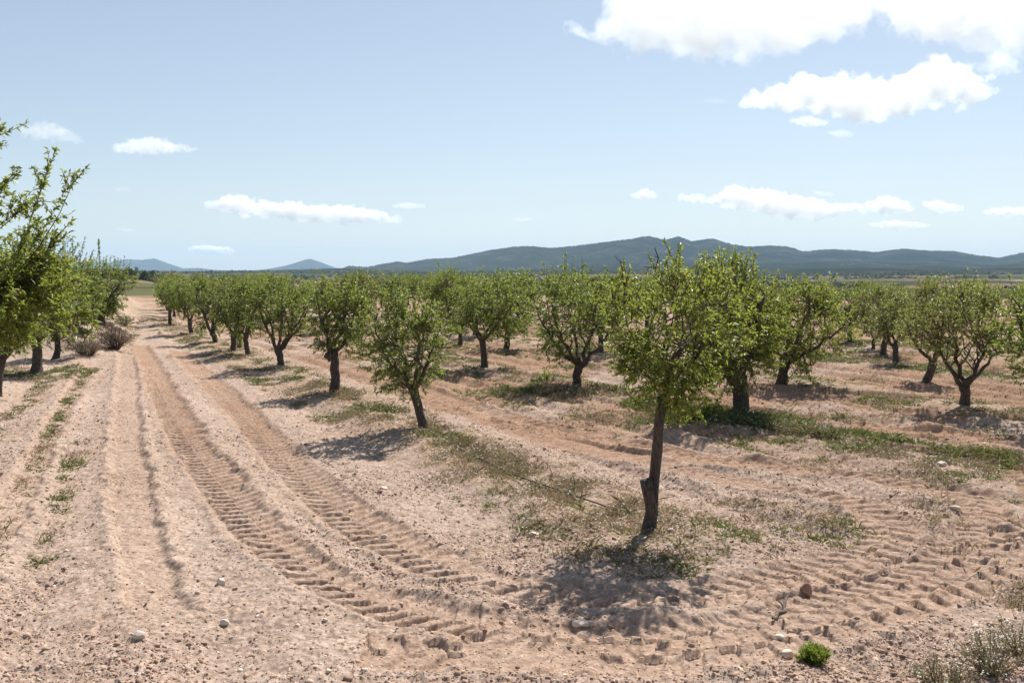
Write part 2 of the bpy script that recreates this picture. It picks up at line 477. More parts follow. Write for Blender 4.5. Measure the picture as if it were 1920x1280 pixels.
def leaf_quads(P, D, length, width, rng, up=0.5):
    """lanceolate folded leaves: base P, direction D -> verts, tri faces"""
    n = len(P)
    L_ = length * (0.65 + 0.6 * rng.random((n, 1))); W = width * (0.75 + 0.5 * rng.random((n, 1)))
    side = unit(np.cross(D, unit(rng.normal(size=(n, 3)) + np.array([0, 0, up * 2]))))
    nor = np.cross(side, D)
    droop = -0.12 * L_ * np.array([0, 0, 1.0])
    mid = P + D * L_ * 0.45
    a = mid + side * W * 0.5 + nor * W * 0.22
    b = mid - side * W * 0.5 + nor * W * 0.22
    tip = P + D * L_ + droop
    V = np.stack([P, a, tip, b], 1).reshape(-1, 3)
    k = np.arange(n)[:, None] * 4
    Fa = np.concatenate([k + [0, 1, 2], k + [0, 2, 3]], 1).reshape(-1, 3)
    return V, Fa

def curve_pts(a, b, bend, n, rng, jit):
    t = np.linspace(0, 1, n)[:, None]
    p = a * (1 - t) + b * t + bend * (4 * t * (1 - t))
    j = rng.normal(size=(n, 3)) * jit; j[0] = 0; j[-1] = 0
    return p + j

# ------------------------------------------------------------------ trees
def grow_tree(seed, H=2.5, zb=1.1, rx=1.0, ry=1.0, c=(0, 0), fork=0.9, lean=(0, 0), r0=0.08, limbs=4, twigs=300, per=20,
              leaf=0.062, leaf_w=0.022, shoots=8, shoot_len=0.5, shoot_dir=(0, 0, 1), stubs=(), dead=(), mat=None, trunk_bend=0.05,
              holes=6, taper=0.68, bare=(), low=0, aim=None, top_bias=0.0):
    """returns trunk MB and crown MB in the tree's own space (base at the origin)"""
    rng = np.random.default_rng(seed)
    twigs = int(twigs * 1.75); r0 = r0 * 0.84
    T = MB(); C = MB()
    forkp = np.array([lean[0], lean[1], fork])
    tb = np.array([rng.normal() * trunk_bend, rng.normal() * trunk_bend, 0])
    P = curve_pts(np.array([0, 0, -0.12]), forkp, tb, 9, rng, r0 * 0.10)
    rad = r0 * np.array([1.95, 1.38, 1.12, 0.98, 0.95, 0.92, 0.92, 0.98, 1.02])
    T.tube(P, rad, 12, 0, rng, 0.22)
    cc = np.array([c[0], c[1], (H + zb) / 2]); rz = (H - zb) / 2
    attach = []
    ends = []
    a0 = rng.random() * 6.28
    for k in range(limbs):
        if aim:
            e = np.array(aim[k])
        else:
            az = a0 + k * 2 * math.pi / limbs + rng.normal() * 0.25
            rr_ = 0.62 + 0.2 * rng.random()
            e = cc + np.array([math.cos(az) * rx * rr_, math.sin(az) * ry * rr_, rz * (0.0 + 0.55 * rng.random())])
        s = forkp + np.array([0, 0, -0.03 - 0.06 * rng.random()])
        out = unit(e - s); bend = np.array([out[0], out[1], -0.25]) * 0.14 * np.linalg.norm(e - s) * rng.random()
        Q = curve_pts(s, e, bend, 9, rng, 0.025)
        T.tube(Q, np.linspace(r0 * 0.52, r0 * 0.12, 9), 8, 0, rng, 0.16)
        attach.append(Q[2:])
        for q in range(6):
            i = 2 + int(rng.random() * 6); st = Q[i]
            az = rng.random() * 6.28; el = rng.random() ** 0.7
            tgt = cc + np.array([math.cos(az) * rx * 0.85, math.sin(az) * ry * 0.85, rz * (el * 1.7 - 0.75)]) * (0.65 + 0.35 * rng.random())
            tgt = st + (tgt - st) * min(1, 0.95 / (np.linalg.norm(tgt - st) + 1e-6))
            W = curve_pts(st, tgt, np.array([0, 0, 0.05]), 6, rng, 0.025)
            T.tube(W, np.linspace(r0 * 0.16, r0 * 0.05, 6), 5, 0)
            attach.append(W[1:])
    A = np.vstack(attach)
    # clumped twig targets inside the crown
    hol = cc + unit(rng.normal(size=(holes, 3))) * np.array([rx, ry, rz]) * 0.75
    tg = []
    nclump = 46
    cl = unit(rng.normal(size=(nclump, 3))) * (rng.random((nclump, 1)) ** 0.34)
    cl[:, 2] += top_bias * 0.3
    clp = cc + cl * np.array([rx, ry, rz]) * 0.90
    while len(tg) < twigs:
        p = clp[rng.integers(nclump)] + rng.normal(size=3) * np.array([rx, ry, rz]) * 0.165
        if rng.random() < 0.10:
            v = unit(rng.normal(size=3)) * rng.random() ** 0.4; p = cc + v * np.array([rx, ry, rz])
        d = np.linalg.norm((p - cc) / np.array([rx, ry, rz]))
        if d > 1.18 or (np.linalg.norm((hol - p) / np.array([rx, ry, rz]), axis=1) < 0.26).any():
            continue
        hz = np.clip((p[2] - zb) / (H - zb), 0, 1)
        if p[2] < zb - 0.15 or np.hypot((p[0] - cc[0]) / rx, (p[1] - cc[1]) / ry) > taper + 1.4 * hz:
            continue
        tg.append(p)
    tw = []
    for p in tg:
        i = np.argmin(((A - p) ** 2).sum(1)); s = A[i]
        d = p - s; l = np.linalg.norm(d)
        outw = unit(p - cc) * 0.35 + np.array([0, 0, 0.35]) + rng.normal(size=3) * 0.25
        dirn = unit(unit(d) * 0.7 + outw)
        ln = min(max(l, 0.14), 0.40)
        tw.append((p - dirn * ln * 0.8, p, ln))
        if l > 0.5:      # connect with a thin branch
            C.tube(curve_pts(s, p - dirn * ln * 0.8, np.array([0, 0, 0.03]), 4, rng, 0.015), np.linspace(0.010, 0.005, 4), 3, 1, cap=False)
    sd = np.array(shoot_dir, float)
    for k in range(shoots):
        az = rng.random() * 6.28; q = rng.random() ** 0.5 * 0.8
        s = cc + np.array([math.cos(az) * rx * q, math.sin(az) * ry * q, rz * math.sqrt(max(0.05, 1 - q * q)) * 0.75])
        d = unit(sd + rng.normal(size=3) * 0.22 + np.array([math.cos(az), math.sin(az), 0]) * 0.2)
        ln = shoot_len * (0.5 + rng.random() * 0.8)
        tw.append((s, s + d * ln, ln))
    for k in range(low):   # drooping low sprays
        az = rng.random() * 6.28
        s = forkp + np.array([math.cos(az) * 0.25, math.sin(az) * 0.25, 0.1 + 0.2 * rng.random()])
        e = s + np.array([math.cos(az) * 0.25, math.sin(az) * 0.25, -0.15 - 0.15 * rng.random()])
        tw.append((s, e, 0.35))
    for s, e, ln in bare:     # explicit leafy shoots: start, end
        s = np.array(s, float); e = np.array(e, float)
        tw.append((s, e, np.linalg.norm(e - s)))
    for s, e, ln in tw:
        n = 4 if ln > 0.5 else 3
        Pt = curve_pts(s, e, rng.normal(size=3) * 0.02 * ln, n, rng, 0.004)
        C.tube(Pt, np.linspace(0.0055, 0.0022, n) * (1 + 0.6 * (ln > 0.6)), 3, 1, cap=False)
    S_ = np.array([t[0] for t in tw]); E_ = np.array([t[1] for t in tw]); LN = np.array([t[2] for t in tw])
    cnt = np.maximum((per * LN / 0.33 * np.where(LN > 0.6, 1.5, 1.0)).astype(int), 5)
    idx = np.repeat(np.arange(len(tw)), cnt)
    t = 0.12 + 0.9 * rng.random(len(idx))
    Pp = S_[idx] + (E_ - S_)[idx] * t[:, None]
    ax = unit(E_ - S_)[idx]
    Dd = unit(ax * 0.55 + unit(rng.normal(size=(len(idx), 3))) * 0.85 + np.array([0, 0, 0.10]))
    Vl, Fl = leaf_quads(Pp, Dd, leaf, leaf_w, rng)
    C.add(Vl, Fl, 0)
    for s, e in dead:         # bare dead shoots
        Q = curve_pts(np.array(s, float), np.array(e, float), np.zeros(3), 6, rng, 0.009)
        C.tube(Q, np.linspace(0.013, 0.005, 6), 5, 1)
        for q in range(5):
            i = 2 + q % 4; C.tube(np.array([Q[i], Q[i] + rng.normal(size=3) * 0.05 + np.array([0, 0, 0.05])]), [0.006, 0.003], 3, 1, cap=False)
    for s, e, r in stubs:     # sawn or broken limbs
        Q = curve_pts(np.array(s, float), np.array(e, float), np.zeros(3), 4, rng, 0.008)
        T.tube(Q, np.array([1.0, 1.0, 1.05, 1.08]) * r, 10, 0, rng, 0.25)
    return T, C

def make_tree(loc, label, group, mat=None, rz=0.0, smooth=True, pale=None, **kw):
    T, C = grow_tree(**kw)
    root = empty('almond_tree', tuple(loc), rz)
    tag(root, label, 'almond tree', group)
    tr = T.build('trunk', [M_BARK], root, True)
    cr = C.build('crown', [mat or M_LEAF, M_TWIG], root)
    if pale:
        b = MB()
        b.tube(np.array(pale[0], float), np.linspace(pale[1], pale[1] * 0.6, len(pale[0])), 7, 0)
        b.build('bare_branch', [M_PALEWOOD], root)
    return root

def copy_tree(src, loc, rz, sc, label, group):
    r = src.copy(); COL.objects.link(r)
    r.location = loc; r.rotation_euler = (0, 0, rz); r.scale = sc
    r['label'] = label; r['group'] = group; r['category'] = 'almond tree'
    for ch in src.children:
        c = ch.copy(); COL.objects.link(c); c.parent = r
    return r

G_ROAD = 'almond trees of the row beside the dirt track'
G_SECOND = 'almond trees of the second orchard row'
G_RIGHT = 'almond trees of the rows behind the second one'
G_BANK = 'almond trees on the other side of the dirt track'
G_FAR = 'far almond trees of the orchard'

def zat(p):
    return float(base(p[0], p[1]))

def tp(px, py):
    p = ground_at(px, py); return p

def rel(p, px, py):
    """offset (x, z) in metres, at the tree's own distance, of a pixel from the tree's base"""
    d = p[1]; v = ray(px, py); t = d / v[1]
    return v[0] * t - p[0], CAM_H + v[2] * t - p[2]

def spec(p, box, trunk_top, **kw):
    """tree spec from the photograph: crown box (x0, ytop, x1, ybottom) and the fork pixel"""
    x0, zt = rel(p, box[0], box[1]); x1, zb = rel(p, box[2], box[3])
    fx, fz = rel(p, *trunk_top)
    d = dict(H=zt, zb=zb, rx=(x1 - x0) / 2, ry=(x1 - x0) / 2, c=((x0 + x1) / 2, kw.pop('cy', 0.0)), fork=fz, lean=(fx, kw.pop('ly', 0.0)))
    w_ = kw.pop('wide', 1.19); d['rx'] *= w_; d['ry'] *= w_
    hh = d['H'] - d['zb']; d['H'] += (kw.pop('tall', 0.02) + 0.07 * math.sin(kw['seed'] * 2.4)) * hh; d['zb'] -= 0.08 * hh
    d.update(kw)
    return d

PLACED = []
def T_(px, py, label, group, box, fork, mat=None, pale_px=None, **kw):
    p = tp(px, py); PLACED.append(p[:2])
    pale = None
    if pale_px:
        pts = []
        for q in pale_px[0]:
            x, z = rel(p, q[0], q[1]); pts.append((x, -0.15, z))
        pale = (pts, pale_px[1])
    s = spec(p, box, fork, **kw)
    return make_tree(p, label, group, mat, pale=pale, **s)

# the row beside the track, nearest first
pA = tp(1216, 1000)
def RA(x, y, dy=0.0):
    a, b = rel(pA, x, y); return (a, dy, b)
T_(1216, 1000, 'nearest almond tree, tall thin trunk with a sawn stub low on it', G_ROAD,
   (1118, 500, 1405, 770), (1243, 735), M_LEAFY, seed=11, r0=0.067, limbs=4, twigs=350, per=25, leaf=0.056, leaf_w=0.019, wide=1.04, tall=0.06, taper=0.42, shoots=7, shoot_len=0.3, low=8, holes=13,
   trunk_bend=0.02, ly=0.0,
   stubs=[(RA(1222, 965, -0.03), RA(1209, 896, -0.08), 0.056)],
   dead=[(RA(1243, 560), RA(1228, 465)), (RA(1175, 560), RA(1163, 490))],
   bare=[(RA(1250, 760), RA(1315, 750), 0), (RA(1250, 750), RA(1290, 775), 0), (RA(1240, 755), RA(1262, 735), 0), (RA(1290, 700), RA(1330, 762), 0), (RA(1265, 740), RA(1320, 790), 0)],
   pale_px=([(1238, 733), (1226, 722), (1200, 700), (1192, 690)], 0.013))
T_(800, 812, 'almond tree with a low wide crown on a leaning trunk and a pale bare branch', G_ROAD,
   (668, 532, 845, 728), (775, 730), M_LEAF, seed=12, r0=0.085, limbs=5, twigs=470, per=19, leaf=0.060, leaf_w=0.022, wide=1.10, shoots=9, shoot_len=0.3, low=5, holes=8,
   pale_px=([(762, 715), (752, 709), (742, 703)], 0.014))
T_(625, 740, 'upright almond tree with knobbly straight trunk and cut stub by the dirt track', G_ROAD,
   (585, 512, 690, 668), (622, 655), M_LEAF, seed=13, r0=0.115, limbs=4, twigs=420, per=16, leaf=0.068, leaf_w=0.027, shoots=10, shoot_len=0.35, low=5,
   stubs=[((-0.02, -0.03, 0.72), (-0.13, -0.05, 0.84), 0.075)])
T_(528, 692, 'almond tree beside the track whose dark trunk splits into a broad low fork', G_ROAD,
   (468, 517, 590, 640), (521, 655), M_LEAF, seed=14, r0=0.105, limbs=5, twigs=430, per=15, leaf=0.07, leaf_w=0.028, shoots=10, shoot_len=0.3)
T_(472, 668, 'almond tree on a thin smooth trunk curving to one side, along the track', G_ROAD,
   (425, 518, 505, 625), (462, 624), M_LEAF, seed=15, r0=0.09, limbs=3, twigs=360, per=15, leaf=0.072, leaf_w=0.03, shoots=8, shoot_len=0.3)
T_(438, 660, 'almond tree with a green sucker at its foot, along the track', G_ROAD,
   (390, 516, 468, 622), (440, 622), M_LEAF, seed=16, r0=0.10, limbs=4, twigs=360, per=15, leaf=0.074, leaf_w=0.031, shoots=8, shoot_len=0.3)
T_(402, 645, 'almond tree whose crooked low trunk stands in weeds where the track narrows', G_ROAD,
   (358, 515, 425, 622), (398, 624), M_LEAF, seed=17, r0=0.11, limbs=4, twigs=340, per=15, leaf=0.076, leaf_w=0.032, shoots=8, shoot_len=0.3)
T_(362, 628, 'dark almond tree with leaning trunk far up the track where the row closes up', G_ROAD,
   (322, 512, 388, 592), (356, 600), M_LEAF, seed=18, r0=0.11, limbs=4, twigs=320, per=15, leaf=0.08, leaf_w=0.034, shoots=7, shoot_len=0.3)
# second row
T_(1390, 785, 'big dense almond tree with a thick black forked trunk, right behind the nearest tree', G_SECOND,
   (1265, 482, 1465, 735), (1385, 705), M_LEAFY, seed=21, r0=0.165, limbs=5, twigs=680, per=19, leaf=0.066, leaf_w=0.025, wide=1.14, tall=0.06, shoots=16, shoot_len=0.4, holes=5,
   stubs=[((-0.08, -0.02, 0.55), (-0.2, 0, 0.78), 0.09)])
T_(1085, 728, 'round almond tree with a dark trunk opening like a goblet, weeds at its foot', G_SECOND,
   (1003, 515, 1165, 672), (1088, 683), M_LEAF, seed=22, wide=1.32, tall=0.12, r0=0.11, limbs=5, twigs=500, per=16, leaf=0.068, leaf_w=0.027, shoots=14, shoot_len=0.4)
T_(908, 693, 'almond tree with a clean Y fork and rounded crown, mid orchard', G_SECOND,
   (845, 508, 985, 635), (904, 635), M_LEAF, seed=23, wide=1.3, tall=0.08, r0=0.10, limbs=4, twigs=460, per=15, leaf=0.072, leaf_w=0.029, shoots=12, shoot_len=0.4)
T_(858, 648, 'small-stemmed almond tree with upright shoots, seen over the low wide crown', G_SECOND,
   (800, 512, 885, 620), (862, 622), M_LEAF, seed=24, r0=0.09, limbs=4, twigs=380, per=15, leaf=0.075, leaf_w=0.031, shoots=16, shoot_len=0.5)
# further rows on the right
T_(1463, 725, 'almond tree with its crown swept up to a pointed tip, straight dark trunk', G_RIGHT,
   (1420, 520, 1580, 695), (1475, 675), M_LEAFY, seed=31, wide=1.32, tall=0.08, r0=0.13, limbs=4, twigs=540, per=16, leaf=0.07, leaf_w=0.028, shoots=10, shoot_len=0.35,
   bare=[((1.0, 0, 1.9), (1.2, 0, 2.45), 0), ((0.9, 0.1, 1.9), (1.12, 0.1, 2.4), 0)])
T_(1806, 768, 'open almond tree with four bare limbs spreading from a short trunk like an upturned hand', G_RIGHT,
   (1700, 530, 1890, 672), (1808, 722), M_LEAFO, seed=32, taper=0.5, r0=0.115, limbs=4, twigs=430, per=14, leaf=0.066, leaf_w=0.025, shoots=12, shoot_len=0.35, holes=9,
   aim=[(-0.62, 0.1, 1.35), (-0.12, 0.25, 1.55), (0.42, -0.1, 1.45), (0.72, 0.1, 1.15)])
T_(1728, 718, 'leaning almond tree with a trunk slanting and forking in a V', G_RIGHT,
   (1690, 545, 1790, 655), (1750, 680), M_LEAFO, seed=33, r0=0.11, limbs=3, twigs=340, per=14, leaf=0.068, leaf_w=0.026, shoots=8, shoot_len=0.3)
T_(1680, 685, 'slim almond tree with a bent trunk between two straighter ones, thin crown', G_RIGHT,
   (1640, 550, 1712, 640), (1677, 645), M_LEAFO, seed=34, r0=0.10, limbs=3, twigs=280, per=14, leaf=0.07, leaf_w=0.028, shoots=6, shoot_len=0.3)
T_(1660, 667, 'almond tree with a thick straight dark trunk and narrow dull crown', G_RIGHT,
   (1625, 540, 1690, 632), (1662, 636), M_LEAFO, seed=35, r0=0.11, limbs=3, twigs=280, per=14, leaf=0.072, leaf_w=0.03, shoots=6, shoot_len=0.3)
T_(1640, 656, 'almond tree with a very thin short trunk, set among the dull-crowned ones', G_RIGHT,
   (1605, 530, 1668, 630), (1640, 634), M_LEAFO, seed=36, r0=0.075, limbs=3, twigs=260, per=14, leaf=0.072, leaf_w=0.03, shoots=6, shoot_len=0.4)
T_(1590, 645, 'bushy almond tree standing alone with ploughed ground around it', G_RIGHT,
   (1560, 545, 1632, 618), (1591, 620), M_LEAF, seed=37, r0=0.115, limbs=4, twigs=300, per=14, leaf=0.074, leaf_w=0.031, shoots=6, shoot_len=0.3)
T_(1985, 800, 'almond tree cut off by the picture edge, only its dark low boughs showing', G_RIGHT,
   (1882, 505, 2090, 715), (1985, 730), M_LEAF, seed=38, r0=0.12, limbs=5, twigs=520, per=15, leaf=0.07, leaf_w=0.027, shoots=10, shoot_len=0.4)
T_(948, 655, 'almond tree with a doubled trunk, between the Y fork and the goblet tree', G_RIGHT,
   (915, 500, 1010, 622), (952, 628), M_LEAF, seed=39, r0=0.11, limbs=4, twigs=380, per=15, leaf=0.076, leaf_w=0.032, shoots=12, shoot_len=0.4)

# other side of the track
pL = tp(-120, 905)
def RL(x, y, dy=0.0):
    a, b = rel(pL, x, y); return (a, dy, b)
def fan(s, e, k=3):
    """a long leafy branch and its side twigs"""
    s = np.array(s); e = np.array(e); o = [(tuple(s), tuple(e), 0)]
    rng = np.random.default_rng(int(abs(e[0] * 100 + e[2] * 1000)))
    for i in range(k * 3):
        t = 0.25 + 0.7 * rng.random(); p = s + (e - s) * t
        d = unit(unit(e - s) + rng.normal(size=3) * 0.55); o.append((tuple(p), tuple(p + d * (0.16 + 0.18 * rng.random())), 0))
    return o
T_(-120, 905, 'big yellow-green almond tree leaning in from the edge, long leafy shoots against sky', G_BANK,
   (-330, 385, 100, 652), (-110, 720), M_LEAFY, seed=41, taper=0.72, low=3, r0=0.13, limbs=7, wide=1.1, twigs=1250, per=23, leaf=0.075, leaf_w=0.026, shoots=16, shoot_len=0.5, shoot_dir=(0.35, 0, 1), holes=4,
   bare=fan(RL(20, 560, -0.2), RL(128, 285, -0.3), 5) + fan(RL(40, 520, -0.2), RL(158, 330, -0.2), 4) + fan(RL(-60, 420), RL(42, 318, -0.1), 4)
   + fan(RL(-70, 470, 0.1), RL(38, 385, 0.1), 4) + fan(RL(-60, 350, -0.2), RL(5, 215, -0.3), 4) + fan(RL(30, 560), RL(100, 430, 0.2), 4)
   + fan(RL(60, 560, -0.3), RL(175, 520, -0.3), 4) + fan(RL(60, 600, -0.2), RL(165, 590, -0.1), 4) + fan(RL(-40, 330, 0), RL(2, 240, 0), 3))
T_(-8, 745, 'almond tree with a trunk half cut by the picture edge and one low side limb', G_BANK,
   (-110, 470, 105, 650), (4, 670), M_LEAFY, seed=42, wide=1.1, r0=0.11, limbs=4, twigs=520, per=15, leaf=0.074, leaf_w=0.028, shoots=8, shoot_len=0.4,
   stubs=[((0.05, 0, 0.75), (0.55, 0, 1.3), 0.05)])
T_(67, 700, 'almond tree on a stout black trunk with a broad flared base, left of the track', G_BANK,
   (-10, 455, 150, 628), (68, 640), M_LEAF, seed=43, wide=1.1, r0=0.145, limbs=4, twigs=560, per=15, leaf=0.074, leaf_w=0.03, shoots=16, shoot_len=0.6)
T_(101, 672, 'almond tree with a slender trunk next to the stout one, upright shoots', G_BANK,
   (60, 462, 185, 640), (104, 628), M_LEAF, seed=44, wide=1.1, r0=0.10, limbs=4, twigs=560, per=15, leaf=0.078, leaf_w=0.032, shoots=18, shoot_len=0.7)
T_(190, 608, 'almond tree perched on the bank above the dry brush, one tall thin shoot', G_BANK,
   (140, 488, 248, 590), (195, 575), M_LEAF, seed=45, wide=1.15, r0=0.17, limbs=5, twigs=520, per=15, leaf=0.085, leaf_w=0.036, shoots=10, shoot_len=0.4,
   bare=[((0.0, 0, 2.3), (0.0, 0, 3.3), 0), ((0.02, 0, 2.3), (0.01, 0, 3.35), 0)])

# generic kinds for the rest of the orchard
protos = []
for k in range(6):
    rng = np.random.default_rng(60 + k)
    T, C = grow_tree(seed=60 + k, H=2.25 + 0.25 * rng.random(), zb=0.75 + 0.15 * rng.random(), rx=1.05 + 0.2 * rng.random(), ry=1.05 + 0.2 * rng.random(),
                     c=(rng.normal() * 0.1, rng.normal() * 0.1), fork=0.7 + 0.15 * rng.random(), lean=(rng.normal() * 0.1, rng.normal() * 0.1), r0=0.10,
                     limbs=4, twigs=330, per=13, leaf=0.085, leaf_w=0.038, shoots=12, shoot_len=0.35)
    protos.append((T, C))
done = {}
far_rng = np.random.default_rng(99)
def far_tree(x, y, label, sc=1.0, group=G_FAR):
    k = int(far_rng.integers(6)); rz = far_rng.random() * 6.28; s = sc * (0.9 + 0.22 * far_rng.random())
    loc = (x, y, zat((x, y)))
    if k not in done:
        root = empty('almond_tree', loc, rz); tag(root, label, 'almond tree', group)
        protos[k][0].build('trunk', [M_BARK], root, True)
        protos[k][1].build('crown', [M_LEAFO if k % 3 == 2 else M_LEAF, M_TWIG], root)
        root.scale = (s, s, s); done[k] = root
        return root
    return copy_tree(done[k], loc, rz, (s, s, s * (0.95 + 0.1 * far_rng.random())), label, group)

far_label = {0: 'almond tree in the shrinking far end of the row along the dirt track'}
for row in range(0, 9):
    n = 5.2 + row * 5.05
    for i in range(0, 26):
        u = 8 + i * 5.0 + far_rng.normal() * 0.35 + row * 0.7
        nn = n + far_rng.normal() * 0.3
        if row == 0 and u < 42:
            continue
        # the row beside the track bends gently with it
        x = nn * N[0] + u * U[0]; y = nn * N[1] + u * U[1]
        if row <= 1 and u > 42:
            x += 0.0045 * (u - 42) ** 2
        ang = math.degrees(math.atan2(x, y))
        if y < 20 or ang > 33 or ang < -21.3 or y > 88 or (y > 75 and row > 3) or (ang > 12 and y > 62):
            continue
        if min(math.hypot(x - q[0], y - q[1]) for q in PLACED) < 3.4:
            continue
        if ang > 14 and y < 34 and ang < 26:
            continue
        PLACED.append(np.array([x, y]))
        if row == 0:
            lab = 'almond tree in the shrinking far end of the row along the dirt track'
        elif ang < 2:
            lab = 'almond tree deep in the orchard, crown merging with others behind the track-side row'
        else:
            lab = 'distant almond tree behind the ploughed right part of the orchard'
        far_tree(x, y, lab, 0.80 if ang > 10 else 0.93)

# ------------------------------------------------------------------ ground sheet
def build_ground():
    fa = np.radians(np.arange(-36, 36.01, 0.085))
    ba = np.radians(np.concatenate([np.arange(38, 180, 4.0), np.arange(-180, -37, 4.0)]))
    fr = np.sort(np.concatenate([fa, ba]))
    na = len(fr)
    rad = [0.0]
    r = [0.6, 1.5, 2.5, 3.5, 4.4]
    q = 4.9
    while q < 70:
        r.append(q); q *= 1 + (0.0015 if 6.5 < q < 16 else 0.0024 if q < 22 else 0.0011 * q / 9.0)
    while q < 16000:
        r.append(q); q *= 1.045
    r = np.array(r); nr = len(r)
    A, Rr = np.meshgrid(fr, r)
    X = (np.sin(A) * Rr).ravel(); Y = (np.cos(A) * Rr).ravel()
    near = np.where(np.hypot(X, Y) < 95)[0]
    H = base(X, Y); D = np.zeros_like(X); M = np.zeros_like(X)
    h, m = track_fields(X[near], Y[near])
    D[near] = detail(X[near], Y[near]) * (1 - 0.6 * m) + h; M[near] = m
    Z = H + D
    V = np.stack([X, Y, Z], 1)
    i = np.arange(nr - 1)[:, None] * na; j = np.arange(na)[None, :]; j2 = (j + 1) % na
    Q = np.stack([i + j, i + na + j, i + na + j2, i + j2], -1).reshape(-1, 4)
    # close the middle
    V = np.vstack([V, [[0, 0, float(base(0, 0))]]])
    cidx = len(V) - 1
    Fs = Q
    o = mesh_obj('ground', V, Fs, M_SOIL, smooth=True)
    me = o.data
    om = orchard_mask(X, Y); bd = band(X, Y); rr0 = np.hypot(X, Y)
    red = np.clip(0.75 * M * (0.5 + fbm(X * 0.8, Y * 0.8, 3, 8)) + 1.0 * om * (1 - bd) * ss((fbm(X * 0.35, Y * 0.35, 4, 12) - 0.33) / 0.25) * ss((rr0 - 11) / 6) + 0.15 * bd, 0, 1)
    rr_ = np.hypot(X, Y)
    red = red * (0.55 + 0.45 * ss((rr_ - 8) / 8))
    ang = np.degrees(np.arctan2(X, np.maximum(Y, 1e-3)))
    valley = ss((rr_ - 96) / 14 + (fbm(X * 0.08, Y * 0.08, 2, 2) - 0.5) * 1.5)
    meadow = valley * (1 - ss((rr_ - 260) / 60)) * ss((-16.5 - ang) / 1.5) * 0.9
    meadow = meadow * (0.35 + 0.65 * ss((fbm(X * 0.02, Y * 0.035, 3, 61) - 0.42) / 0.1))
    for nm, arr in (('red', red), ('weedy', bd), ('valley', valley), ('meadow', meadow)):
        at = me.attributes.new(nm, 'FLOAT', 'POINT')
        at.data.foreach_set('value', np.append(arr, 0).astype(np.float32))
    tag(o, None, None, None, 'structure')
    return o
ground = build_ground()

# ------------------------------------------------------------------ hills
def hill_material():
    m, nt = new_mat('hill_scrub'); L = nt.links
    geo = nd(nt, 'ShaderNodeNewGeometry'); out = nd(nt, 'ShaderNodeOutputMaterial')
    p = nd(nt, 'ShaderNodeBsdfDiffuse', ins={'Roughness': 0.9})
    r1 = ramp(nt, [(0.34, (0.030, 0.044, 0.024)), (0.52, (0.050, 0.062, 0.034)), (0.62, (0.14, 0.12, 0.085)), (0.74, (0.26, 0.21, 0.155))])
    L.new(noise(nt, geo.outputs['Position'], 0.006, 8, 0.68), r1.inputs[0])
    r2 = ramp(nt, [(0.4, (0, 0, 0)), (0.6, (1, 1, 1))]); L.new(noise(nt, geo.outputs['Position'], 0.05, 4, 0.7), r2.inputs[0])
    c = mix(nt, r1.outputs[0], (0.032, 0.042, 0.022), math_(nt, 'MULTIPLY', r2.outputs[0], 0.6))
    L.new(c, p.inputs['Color']); L.new(p.outputs[0], out.inputs['Surface'])
    return m
M_HILL = hill_material()

def ridge(name, prof, dist, depth, seed, foot=508.0):
    """a range whose crest line, at its own distance, follows the profile; a full hill with front and back slopes"""
    prof = np.array(prof, float)
    xs = np.linspace(prof[0, 0], prof[-1, 0], 520)
    ys = np.interp(xs, prof[:, 0], prof[:, 1])
    a = np.arctan((xs - 960) / F)
    zc = np.maximum((510 - ys) / F * dist / np.cos(a) * np.cos(a), 0) + CAM_H
    nd_ = 71
    s = np.linspace(-1, 1, nd_)
    A, S = np.meshgrid(a, s)
    Zc = np.tile(zc, (nd_, 1)); Xs = np.tile(xs, (nd_, 1))
    wv = (fbm(A * 30, A * 0 + seed, 3, seed) - 0.5) * depth * 0.25
    Y = dist + S * depth + wv * (1 - np.abs(S))
    X = np.tan(A) * Y
    prof_s = np.cos(S * math.pi / 2) ** 1.25
    spur = fbm(X / (depth * 0.30) + S * 0.7, Y / (depth * 0.9), 5, seed + 3)
    Z = Zc * prof_s * (1 - (0.75 * np.abs(S)) * (1.0 - spur) * 1.3) - 14 * np.abs(S) ** 2 - 3
    Z = Z + (fbm(X / (depth * 0.11), Y / (depth * 0.11), 4, seed + 9) - 0.5) * Zc * 0.16 * np.minimum(1, np.abs(S) * 5)
    tr = (np.random.default_rng(seed).random(Z.shape) - 0.3) * 5.0 * (Zc > 25)
    Z = Z + tr
    V = np.stack([X, Y, Z], -1).reshape(-1, 3)
    n = len(xs)
    i = np.arange(nd_ - 1)[:, None] * n; j = np.arange(n - 1)[None, :]
    Q = np.stack([i + j, i + j + 1, i + n + j + 1, i + n + j], -1).reshape(-1, 4)
    o = mesh_obj(name, V, Q, M_HILL, smooth=True)
    tag(o, None, None, None, 'structure')
    return o

ridge('hills', [(600, 508), (640, 503), (655, 498), (690, 500), (720, 494), (745, 490), (765, 492), (800, 485), (850, 482), (900, 473), (960, 463), (1000, 462), (1030, 465), (1080, 460), (1130, 455), (1170, 450), (1190, 446), (1215, 443), (1245, 450), (1270, 443), (1295, 452), (1332, 447), (1370, 457), (1400, 462), (1440, 459), (1475, 461), (1503, 471), (1560, 467), (1600, 469), (1640, 472), (1690, 467), (1740, 470), (1790, 470), (1830, 478), (1870, 483), (1895, 477), (1920, 472), (2000, 460), (2150, 462), (2300, 480)], 5200, 1500, 3)
ridge('hills', [(950, 508), (1040, 500), (1100, 496), (1200, 493), (1260, 489), (1330, 492), (1420, 494), (1500, 492), (1580, 488), (1680, 492), (1760, 493), (1850, 496), (1920, 490), (2050, 486), (2300, 494)], 3600, 700, 21)
ridge('hills', [(-300, 492), (-100, 480), (100, 488), (205, 492), (240, 486), (270, 487), (292, 484), (310, 491), (345, 503), (375, 502), (420, 508)], 11500, 1500, 5)
